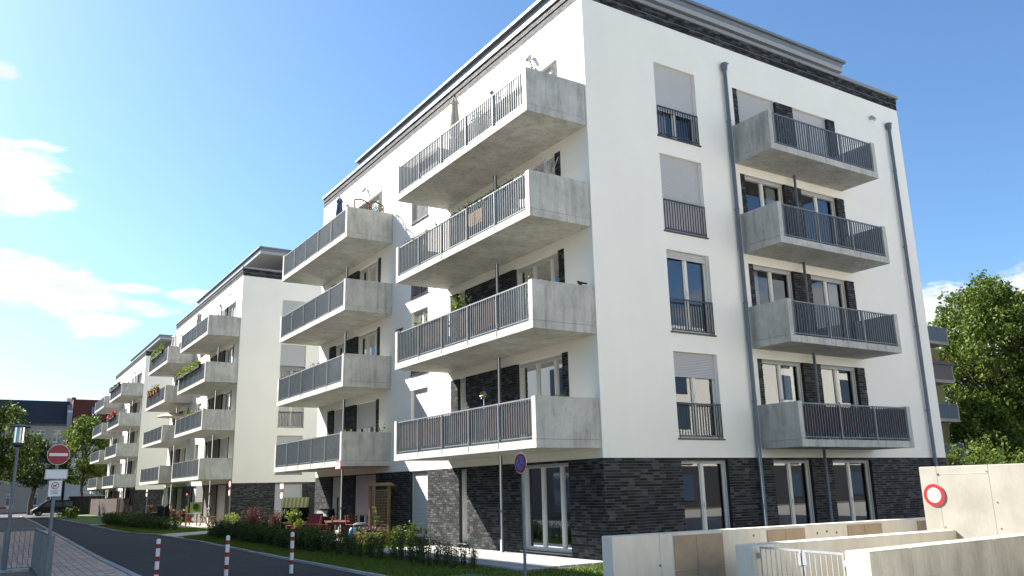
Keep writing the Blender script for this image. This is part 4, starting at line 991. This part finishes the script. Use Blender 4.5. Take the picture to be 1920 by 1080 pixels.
# roofed wicker beach chair
t = thing('beach_chair', 'black roofed beach chair with an olive striped awning', 'beach chair', (-.30, 22.35, LZ), rad(-36)); t.scale = (.86, .9, 1)
prof = [(-.52, 0), (.44, 0), (.60, .55), (.62, 1.25), (.38, 1.55), (-.40, 1.62), (-.46, 1.52), (.25, 1.38), (.42, 1.1), (.42, .62), (-.45, .55), (-.52, .4)]
for x in (-.72, .68):
    b = MB(); n = len(prof); v = [(x, p[0], p[1]) for p in prof]+[(x+.04, p[0], p[1]) for p in prof]; pp = [(-.52, 0), (.44, 0), (.60, .55), (.62, 1.25), (.38, 1.55), (-.40, 1.62), (-.46, 1.45), (-.30, .9), (-.52, .6)]
    k = len(pp); b.poly([(x, *p) for p in pp]); b.poly([(x+.04, *p) for p in pp])
    for i in range(k): a_, c_ = pp[i], pp[(i+1) % k]; b.poly([(x, *a_), (x, *c_), (x+.04, *c_), (x+.04, *a_)])
    b.build('side', fabric_black, t)
b = MB(); b.box(-.679, .679, .40, .44, .4, 1.2); b.hexa([(-.679, -.38, 1.58), (.679, -.38, 1.58), (.679, .38, 1.5), (-.679, .38, 1.5), (-.679, -.38, 1.62), (.679, -.38, 1.62), (.679, .4, 1.54), (-.679, .4, 1.54)]); b.box(-.679, .679, .42, .6, .55, 1.3); b.build('hood', fabric_black, t)
b = MB(); b.box(-.679, .679, -.5, .39, .02, .46); b.build('bench', fabric_black, t)
b = MB(); b.box(-.66, .66, -.48, .38, .461, .56); b.build('cushion', stripe_g, t)
n = 14
for i in range(n):
    x0 = -.74+1.48*i/n; x1 = x0+1.48/n-.002
    b = MB(); b.hexa([(x0, -.62, 1.18), (x1, -.62, 1.18), (x1, -.60, 1.18), (x0, -.60, 1.18), (x0, -.44, 1.63), (x1, -.44, 1.63), (x1, -.42, 1.63), (x0, -.42, 1.63)]); b.build('awning_stripe', stripe_g if i % 2 else stripe_m, t)
# potted plants by the beach chair
def pot_plant(label, loc, pr, ph, potm, h, w, leafm, seed, n=14, ls=.09, fl=None, name='potted_plant'):
    t = thing(name, label, 'potted plant', loc); r_ = random.Random(seed)
    b = MB(); b.lathe((0, 0, 0), [(pr*.72, 0), (pr, ph), (pr*1.06, ph), (pr*1.06, ph*.9+.001+ph*.1)], 14); b.build('pot', potm, t)
    s = MB(); f = MB()
    for i in range(n):
        a = r_.uniform(0, 6.28); d = r_.uniform(0, w/2); p1 = (math.cos(a)*d, math.sin(a)*d, ph+h*r_.uniform(.5, 1)); p0 = (math.cos(a)*pr*.3, math.sin(a)*pr*.3, ph)
        s.tube([p0, p1], [.007, .003], 5, cap=False); f.leaves([tuple(p0[j]+(p1[j]-p0[j])*q_+r_.gauss(0, .05) for j in range(3)) for q_ in (r_.uniform(.25, 1.05) for _ in range(16))], ls, r_)
    s.build('stem', bark, t); f.build('foliage', leafm, t)
    if fl:
        g = MB(); g.leaves([(r_.uniform(-w/2, w/2), r_.uniform(-w/2, w/2), ph+h*r_.uniform(.5, 1.05)) for _ in range(30)], ls*.8, r_); g.build('flowers', fl, t)
    return t
pot_plant('lime leaved plant in a large red pot before the beach chair', (-1.55, 19.2, LZ), .30, .5, pot_red, .75, .9, leaf_lime, 301, 16, .13)
pot_plant('low bush in a red pot beside the deck armchair', (-1.6, 18.4, LZ), .28, .42, pot_red, .3, .6, leaf_lime, 302, 14, .1)
# garden of the middle block
t = thing('play_house', 'green childrens play kitchen on legs with a red heart', 'play house', (-1.15, 39.6, LZ), rad(-62))
b = MB(); b.box(-.5, .5, -.03, .03, .78, 1.42); b.build('board', green_paint, t); b = MB(); b.box(-.2, .22, -.045, -.031, 1.0, 1.32); b.build('window', black_m, t)
b = MB(); b.box(-.56, .56, -.35, .04, .70, .74); b.build('counter', steel_light, t)
for x in (-.5, .5):
    for y in (-.3, 0): b = MB(); b.box(x-.025, x+.025, y-.025, y+.025, 0, .699); b.build('leg', wood_tan, t)
b = MB(); b.disc((-.12, -.37, .42), (0, -1, 0), .17, .02, 18); b.tube([(-.12, -.36, .05), (-.12, -.36, .3)], .015, 6); b.build('red_disc', red_paint, t)
b = MB(); b.disc((.25, -.37, .4), (0, -1, 0), .12, .02, 14); b.build('white_disc', white_paint, t)
t = thing('flower_stand', 'yellow and red wooden stand crowded with pots and toys', 'plant stand', (-1.8, 41.4, LZ), rad(-62))
for x in (-.75, -.25, .25, .72): b = MB(); b.box(x-.04, x+.04, -.04, .04, 0, [1.25, .8, .9, 1.2][int(x > -.5)+int(x > 0)+int(x > .5)]); b.build('leg', yellow_paint, t)
for z in (.35, .72): b = MB(); b.box(-.8, .8, -.2, .2, z, z+.03); b.build('shelf', wood_red, t)
rr_ = random.Random(41)
for i in range(10):
    x = -.7+.155*i; z = .381 if i % 2 else .751; b = MB(); b.lathe((x, -.05, z), [(.05, 0), (.075, .13)], 9); po = b.build('pot', [terracotta, white_paint, pot_red][i % 3], t)
    b = MB(); b.leaves([(x+rr_.gauss(0, .05), -.05+rr_.gauss(0, .05), z+.18+rr_.gauss(0, .05)) for _ in range(24)], .08, rr_); b.build('foliage', [leaf_hedge, leaf_red, flower_white][i % 3], po)
def pinwheel(label, loc, h, r_, mats, npet=8):
    t = thing('pinwheel', label, 'pinwheel', loc, rad(-62)); b = MB(); b.tube([(0, 0, 0), (0, 0, h)], .008, 6); b.build('stick', white_paint, t)
    for i in range(npet):
        a = 2*math.pi*i/npet; b = MB(); c = Vector((0, -.02, h)); p = c+Vector((math.cos(a), 0, math.sin(a)))*r_; s = c+Vector((math.cos(a+.5), -.05/r_*r_, math.sin(a+.5)))*r_*.75; s.y = -.06
        b.hexa([c, p, p+Vector((0, .004, 0)), c+Vector((0, .004, 0)), c+Vector((0, -.004, .004)), s, s+Vector((0, .004, 0)), c+Vector((0, 0, .006))]); b.build('vane', mats[i % len(mats)], t)
    return t
pinwheel('red pinwheel above the crowded plant stand', (-1.35, 41.0, LZ), 1.95, .22, [red_paint])
pinwheel('smaller dark red pinwheel right of the green play kitchen', (-.35, 39.4, LZ), 1.85, .16, [pot_red])
t = thing('garden_bench', 'small picnic bench with a black lantern by the middle block', 'bench', (-.9, 37.1, LZ), rad(-62))
for i in range(3): b = MB(); b.box(-.55, .55, -.25+.17*i, -.1+.17*i, .56, .59); b.build('plank', wood_tan, t)
for x in (-.45, .45): b = MB(); b.bar((x, -.35, 0), (x, -.05, .555), .05, .05); b.bar((x, .35, 0), (x, .05, .555), .05, .05); b.build('leg', wood_tan, t)
for y in (-.5, .36): b = MB(); b.box(-.55, .55, y, y+.14, .3, .33); b.build('side_plank', wood_tan, t)
t = thing('lantern', 'black garden lantern standing on the picnic bench', 'lantern', (-.95, 36.95, LZ+.595))
b = MB(); b.box(-.12, .12, -.12, .12, 0, .03); b.build('base', black_m, t); b = MB(); b.tube([(0, 0, .36), (0, 0, .40), (0, 0, .52)], [.17, .17, .03], 4); b.build('roof', black_m, t)
for x in (-.1, .1):
    for y in (-.1, .1): b = MB(); b.box(x-.012, x+.012, y-.012, y+.012, .031, .359); b.build('bar', black_m, t)
b = MB(); b.tube([(0, 0, .031), (0, 0, .2)], .05, 10); b.build('candle', white_paint, t)
t = thing('covered_lounger', 'garden seat under a black cover beside the drain pipe', 'garden seat', (-1.9, 50.2, LZ), rad(-10))
b = MB(); b.hexa([(-1.3, -.5, 0), (1.2, -.5, 0), (1.2, .5, 0), (-1.3, .5, 0), (-1.25, -.45, .62), (.3, -.45, .7), (.3, .45, .7), (-1.25, .45, .62)]); b.hexa([(.3, -.48, 0), (1.25, -.48, 0), (1.25, .48, 0), (.3, .48, 0), (.35, -.44, 1.15), (1.1, -.44, 1.3), (1.1, .44, 1.3), (.35, .44, 1.15)]); b.build('cover', fabric_black, t)
pot_plant('red and yellow flowers in a pot on the covered garden seat', (-2.15, 49.9, LZ+.68), .13, .2, terracotta, .35, .4, leaf_red, 310, 10, .1, yellow_paint)
def parasol(label, loc, h, mat, r_=.17, group=None, seed=1):
    t = thing('closed_parasol', label, 'parasol', loc, 0, group); rr = random.Random(seed)
    b = MB(); b.tube([(0, 0, 0), (0, 0, h)], .02, 8); b.tube([(0, 0, 0), (0, 0, .06)], .22, 14); b.build('pole', steel, t)
    b = MB(); z0 = h*.42; n = 16; prof = [(.3, 0), (1.0, .10), (1.05, .28), (.8, .6), (.62, .82), (.95, .86), (.45, .97), (.05, 1.0)]
    for j, (k, f) in enumerate(prof[:-1]):
        k2, f2 = prof[j+1]
        for i in range(n):
            a0, a1 = 2*math.pi*i/n, 2*math.pi*(i+1)/n; m0, m1 = (1.0 if i % 2 else .72), (1.0 if (i+1) % 2 else .72)
            P = lambda a, mm, kk, ff: (math.cos(a)*r_*kk*mm, math.sin(a)*r_*kk*mm, z0+(h-.03-z0)*ff)
            b.poly([P(a0, m0, k, f), P(a1, m1, k, f), P(a1, m1, k2, f2), P(a0, m0, k2, f2)])
    b.build('canopy', mat, t); b = MB(); b.lathe((0, 0, h-.02), [(.03, 0), (.035, .05), (.005, .09)], 8); b.build('finial', black_m, t)
    return t
FZ = [z+.2 for z in KF]
parasol('closed beige parasol on the top balcony of the nearest block', (-1.3, 5.15, FZ[3]), 2.55, fabric_beige, .16)
parasol('closed dark blue parasol on the far top balcony of the nearest block', (-1.3, 15.35, FZ[3]), 2.35, fabric_blue, .17)
parasol('closed light parasol on the near top balcony of the middle block', (-1.3, 41.6, FZ[3]), 2.3, fabric_beige, .2)
parasol('closed white parasol on the terrace of the farthest block', (-1.2, 50.4, FZ[3]), 2.3, white_paint, .26)
parasol('closed black parasol standing in the garden near the reed fence', (-1.6, 62.0, LZ), 2.7, fabric_black, .24)
parasol('closed white parasol beside the drain pipe of the middle block', (-1.2, 49.6, LZ), 2.5, white_paint, .2)
t = thing('open_parasol', 'open beige parasol under the balconies of the middle block', 'parasol', (-1.1, 49.8, FZ[1]))
b = MB(); b.tube([(0, 0, 0), (0, 0, 2.1)], .02, 8); b.build('pole', steel, t); b = MB(); b.tube([(0, 0, 1.72), (0, 0, 1.95), (0, 0, 2.1)], [1.15, .6, .04], 8); b.build('canopy', fabric_beige, t)
# reed fence, dark shed and van
t = thing('reed_fence', 'brown reed fence before the ground floor of the farthest block', 'fence', (-1.5, 71.2, LZ))
def reeds(x0, y0, x1, y1):
    n = int(math.hypot(x1-x0, y1-y0)/.09)
    b = MB()
    for i in range(n):
        a = i/n; x, y = x0+(x1-x0)*a, y0+(y1-y0)*a; h = 1.72+rng.uniform(-.05, .05); b.box(x-.035, x+.035, y-.035, y+.035, 0, h)
    o = b.build('reeds', reed_dark, t); o['kind'] = 'stuff'
reeds(0, 0, 0, 20.5); reeds(1.45, 0, .1, 0)
for y in range(0, 21, 4): b = MB(); b.box(.05, .12, y-.04, y+.04, 0, 1.85); b.build('post', wood_tan, t)
t = thing('dark_shed', 'low dark shed between the black van and the reed fence', 'shed', (-1.1, 97.2, LZ))
b = MB(); b.box(-2.2, 2.2, -1, 1, 0, 2.0); b.build('wall', fabric_black, t); b = MB(); b.box(-2.35, 2.35, -1.15, 1.15, 2.001, 2.09); b.build('roof', anthracite, t)
t = thing('black_van', 'black van parked at the end of the street', 'van', (-5.0, 95.6, -.004), rad(4)); t.scale = (.86,)*3
pf = [(-2.55, .35), (-2.5, .78), (-1.95, 1.08), (-1.0, 1.92), (-.6, 2.0), (2.4, 2.0), (2.55, 1.5), (2.6, .35)]
b = MB(); w_ = .92
b.poly([(x, -w_, z) for x, z in pf]); b.poly([(x, w_, z) for x, z in pf])
for i in range(len(pf)): a_, c_ = pf[i], pf[(i+1) % len(pf)]; b.poly([(a_[0], -w_, a_[1]), (c_[0], -w_, c_[1]), (c_[0], w_, c_[1]), (a_[0], w_, a_[1])])
b.build('body', black_car, t)
b = MB(); b.poly([(-1.9, -.84, 1.135), (-1.9, .84, 1.135), (-1.06, .78, 1.885), (-1.06, -.78, 1.885)]); b.v = [(x-.02, y, z+.02) for x, y, z in b.v]; b.build('windscreen', glass_far, t)
for (x0, x1) in ((-1.35, -.45), (-.3, .9), (1.05, 2.2)):
    for s in (-1, 1):
        b = MB(); y0, y1 = sorted((s*(w_+.002), s*(w_+.012))); xa = x0+.32 if x0 < -1 else x0; b.hexa([(x0, y0, 1.15), (x1, y0, 1.15), (x1, y1, 1.15), (x0, y1, 1.15), (xa+.2 if x0 < -1 else x0, y0, 1.78), (x1, y0, 1.78), (x1, y1, 1.78), (xa+.2 if x0 < -1 else x0, y1, 1.78)]); b.build('side_window', glass_far, t)
for x in (-1.65, 1.6):
    for s in (-1, 1):
        b = MB(); b.tube([(x, s*.72, .34), (x, s*.94, .34)], .34, 20); wh = b.build('wheel', black_m, t); b = MB(); b.tube([(x, s*.941, .34), (x, s*.95, .34)], .19, 14); b.build('rim', steel, wh)
for s in (-1, 1): b = MB(); b.hexa([(-2.53, s*.55, .62), (-2.53, s*.85, .62), (-2.40, s*.88, .62), (-2.4, s*.55, .62), (-2.52, s*.55, .80), (-2.52, s*.85, .80), (-2.3, s*.88, .86), (-2.3, s*.55, .86)]); b.build('headlight', lamp_glass, t)

# ------------------------------------------------------------------ things on the balconies
def screen(label, F, org, u0, u1, z0, z1, d, mat, w_):
    t = thing('privacy_screen', label, 'privacy screen', org, 0, 'privacy screens behind the balcony railings'); n = round((u1-u0)/w_); b = MB()
    for i in range(n):
        a = u0+(u1-u0)*i/n; b.fbox(F, a+.003, a+(u1-u0)/n-.003, z0, z1+((i*7) % 5)*.003, d-.012-.004*(i % 2), d)
    o = b.build('strips', mat, t); o['kind'] = 'stuff'; return t
screen('brown strip screen behind the railing of the lowest near balcony', FL, (0, 0, 0), .24, 7.96, KF[0]+.36, KF[0]+1.13, 1.87, reed_m, .07)
screen('brown woven screen along the left part of the second near balcony railing', FL, (0, 0, 0), 4.65, 6.6, KF[1]+.42, KF[1]+1.17, 1.87, reed_m, .11)
screen('brown woven screen along the right part of the second near balcony railing', FL, (0, 0, 0), 1.6, 3.9, KF[1]+.42, KF[1]+1.17, 1.87, reed_m, .11)
screen('dark maroon screen behind the railing of the lowest south balcony', FR, (0, 0, 0), 5.95, 10.72, KF[0]+.40, KF[0]+1.12, 1.34, maroon_m, .08)
pot_plant('tall bushy plant on the second near balcony', (-1.3, 4.8, FZ[1]), .2, .35, terracotta, 1.35, .85, leaf_tree, 320, 26, .12)
pot_plant('slim green plant at the corner of the second near balcony', (-1.3, .95, FZ[1]), .16, .35, terracotta, 1.15, .5, leaf_lime, 321, 10, .11)
pot_plant('leafy plant in the far corner of the second near balcony', (-1.5, 7.5, FZ[1]), .16, .35, terracotta, 1.0, .6, leaf_tree, 322, 12, .11)
pot_plant('pale leafed plant above the side panel of the lowest near balcony', (-.6, .85, FZ[0]+.88), .13, .07, bin_grey, .22, .4, leaf_lime, 323, 18, .07)
pot_plant('grassy plant at the corner of the top near balcony', (-1.45, .4, FZ[3]), .16, .5, terracotta, .95, .35, leaf_lime, 324, 10, .1)
pot_plant('thin grass in a pot near the wall on the top near balcony', (-.4, .4, FZ[3]), .14, .5, terracotta, .75, .25, leaf_lime, 325, 6, .08)
pot_plant('flowering plant behind the railing of the top near balcony', (-1.6, 3.0, FZ[3]), .16, .3, terracotta, .8, .5, leaf_tree, 326, 16, .09, flower_red)
pot_plant('green plant behind the railing of the top near balcony, right of the pipe', (-1.6, 2.0, FZ[3]), .18, .3, terracotta, .8, .6, leaf_tree, 327, 18, .1)
pot_plant('plant with thin twigs on the lowest far balcony by the wall', (-.3, 13.1, FZ[0]), .14, .4, terracotta, 1.0, .7, leaf_hedge, 328, 6, .1)
pot_plant('small lime plant at the rail of the lowest far balcony', (-1.5, 13.2, FZ[0]), .14, .3, terracotta, .85, .3, leaf_lime, 329, 8, .1)
pot_plant('small red flowering plant on the second far balcony', (-1.6, 17.0, FZ[1]), .15, .5, terracotta, .75, .5, leaf_hedge, 330, 10, .1, flower_red)
def garland(label, F, d, u0, u1, z, n, leafm, seed, sag=.06, ls=.07, fl=None, box=None, org=(0, 0, 0), name='flower_box', cat='flower box'):
    t = thing(name, label, cat, org); r_ = random.Random(seed); b = MB()
    if box: q_ = MB(); q_.fbox(F, u0, u1, z-.2, z, d, d+.16); q_.build('box', box, t)
    b.leaves([F(r_.uniform(u0, u1), z+.03+r_.gauss(.06 if box else 0, sag), d+.08+r_.gauss(0, .06)) for _ in range(n)], ls, r_); b.build('foliage', leafm, t)
    if fl: g = MB(); g.leaves([F(r_.uniform(u0, u1), z+.1+r_.gauss(0, sag), d+.08+r_.gauss(0, .06)) for _ in range(n//2)], ls*.9, r_); g.build('flowers', fl, t)
    return t
garland('thin leaf garland wound along the rail of the third near balcony', FL, 1.86, .4, 7.6, KF[2]+1.2, 230, leaf_hedge, 340, .035, .07, name='leaf_garland', cat='garland')
FB = lambda u, v, d: (-d, u+35.7, v); FC = lambda u, v, d: (-d, u+71.4, v)
garland('yellow green flower boxes along the third near balcony of the middle block', FB, 1.96, 1.2, 7.8, KF[2]+1.2, 900, leaf_lime, 341, .12, .16, box=fabric_black)
garland('dark pots with green plants on the top far balcony of the middle block', FB, 1.96, 14.5, 19.5, KF[3]+1.2, 500, leaf_tree, 342, .2, .16, box=fabric_black)
for i, u in enumerate((15.6, 16.7, 17.9, 19.1)):
    garland('hanging flower pot with red blooms, number %s from the street end of its railing' % ('four three two one'.split()[i]), FB, 1.96, u-.28, u+.28, KF[2]+1.2, 110, leaf_lime, 343+i, .13, .13, flower_red, pot_red)
garland('bright red flowers on the third near balcony of the farthest block', FC, 1.96, 2.5, 7.8, KF[2]+1.2, 500, flower_red, 350, .12, .2, box=fabric_black)
garland('green plants on the top near balcony of the farthest block', FC, 1.96, 1.0, 7.8, KF[3]+1.2, 260, leaf_hedge, 351, .1, .2, box=fabric_black)
garland('low green plants on the second near balcony of the middle block', FB, 1.6, 1.0, 6.8, KF[1]+1.22, 120, leaf_lime, 352, .1, .16, box=fabric_black)
# lattice on the far top balcony
t = thing('lattice_panel', 'brown lattice panel with a climber on the far top balcony', 'trellis', (-.95, 13.0, KF[3]+1.02))
for (x0, x1) in ((-.62, 0), (.03, .62)):
    f = MB(); f.bar((x0, 0, 0), (x0, 0, .62), .05, .04); f.bar((x1, 0, 0), (x1, 0, .55), .05, .04)
    pts = [(x0+(x1-x0)*i/8, 0, .62-.07*i/8+.09*math.sin(math.pi*i/8)) for i in range(9)]
    for p_, p2 in zip(pts, pts[1:]): f.bar(p_, p2, .04, .05)
    f.build('frame', wood_red, t)
    for i in range(-3, 7):
        for s in (1, -1):
            xa, xb = x0+.11*i, x0+.11*i+.55; za, zb_ = (.02, .57) if s > 0 else (.57, .02)
            c0, c1 = max(xa, x0), min(xb, x1)
            if c1-c0 < .05: continue
            f0, f1 = (c0-xa)/.55, (c1-xa)/.55
            b = MB(); b.bar((c0, .012*s, za+(zb_-za)*f0), (c1, .012*s, za+(zb_-za)*f1), .012, .018); b.build('slat', wood_red, t)
rr_ = random.Random(51); b = MB(); b.leaves([(.3+rr_.gauss(0, .22), rr_.gauss(0, .06), .32+rr_.gauss(0, .14)) for _ in range(120)], .09, rr_); b.build('foliage', leaf_lime, t)
# rotary clothes airer on the third near balcony
t = thing('clothes_airer', 'folded metal clothes airer on the third near balcony', 'clothes airer', (-.75, .95, FZ[2]))
b = MB(); b.tube([(0, 0, 0), (0, 0, 1.95)], .018, 8); b.build('pole', steel_light, t)
for a, e in ((.5, 1.2), (2.2, 1.15), (3.9, 1.25), (5.4, 1.1)): b = MB(); b.tube([(0, 0, 1.05), (math.cos(a)*.35, math.sin(a)*.35, 1.9)], .010, 6); b.tube([(0, 0, 1.6), (math.cos(a)*.3, math.sin(a)*.3, 1.35)], .008, 6); b.build('arm', steel_light, t)
b = MB(); b.tube([(0, .0, 1.9), (.0, 1.0, 1.55), (-.1, 1.9, 1.2), (-.4, 2.1, 1.3)], .008, 6); b.build('line', steel, t)
pinwheel('rainbow pinwheel on the rail of the lowest near balcony', (-1.82, 2.7, KF[0]+.6), .92, .13, [yellow_paint, blue_plastic, red_paint, green_paint])
t = thing('covered_table', 'grey covered table behind the railing of the top near balcony', 'table', (-1.35, 6.0, FZ[3]))
b = MB(); b.hexa([(-.5, -.75, 0), (.5, -.75, 0), (.5, .75, 0), (-.5, .75, 0), (-.45, -.6, .78), (.45, -.6, .78), (.45, .6, .82), (-.45, .6, .82)]); b.build('cover', fabric_dark_panel, t)
def bird(label, loc, rz):
    t = thing('bird_figure', label, 'bird figure', loc, rz, 'black bird figures on the second near balcony'); b = MB()
    b.tube([(-.10, 0, .05), (-.05, 0, .07), (.02, 0, .08), (.07, 0, .10), (.10, 0, .14), (.125, 0, .15)], [.012, .03, .05, .045, .032, .02], 9); b.tube([(-.2, 0, .03), (-.08, 0, .06)], [.025, .03], 6); b.build('body', black_m, t)
    b = MB(); b.tube([(.125, 0, .148), (.165, 0, .14)], [.01, .002], 5); b.build('beak', print_grey, t); b = MB(); b.tube([(.01, -.015, 0), (.01, -.015, .05)], .005, 5); b.tube([(.01, .015, 0), (.01, .015, .05)], .005, 5); b.build('leg', print_grey, t)
bird('black bird figure on the side panel close to the building corner', (-.35, .13, KF[1]+1.24), rad(100))
bird('black bird figure at the far end of the railing', (-1.85, 7.98, KF[1]+1.24), rad(20))
t = thing('balcony_chair', 'white plastic chair on the third near balcony', 'chair', (-1.3, 1.4, FZ[2]), rad(-60))
b = MB(); b.box(-.22, .22, -.22, .22, .42, .45); b.build('seat', white_paint, t); b = MB(); b.hexa([(-.22, .2, .451), (.22, .2, .451), (.22, .23, .451), (-.22, .23, .451), (-.22, .3, .88), (.22, .3, .88), (.22, .33, .88), (-.22, .33, .88)]); b.build('backrest', white_paint, t)
for x in (-.2, .2):
    for y in (-.2, .2): b = MB(); b.bar((x, y, 0), (x, y, .419), .035, .035); b.build('leg', white_paint, t)

t = thing('storage_cabinet', 'brown cabinet behind the railing of the third near balcony', 'cabinet', (-1.35, 3.5, FZ[2]))
for y in (-.42, .01): b = MB(); b.box(-.22, -.2, y, y+.41, .06, 1.0); b.build('door', wood_tan, t)
b = MB(); b.box(-.199, .22, -.44, .44, .04, 1.02); b.build('body', wood_red, t)
t = thing('watering_can', 'blue watering can behind the railing of the third near balcony', 'watering can', (-1.65, 2.35, FZ[2]))
b = MB(); b.lathe((0, 0, 0), [(.11, 0), (.12, .12), (.10, .25)], 14); b.build('body', blue_plastic, t)
b = MB(); b.tube([(0, -.1, .05), (0, -.24, .2), (0, -.3, .3)], [.03, .022, .035], 8); b.build('spout', blue_plastic, t)
b = MB(); b.tube([(0, .1, .08), (0, .2, .2), (0, .08, .3), (0, -.05, .27)], .012, 6); b.build('handle', blue_plastic, t)
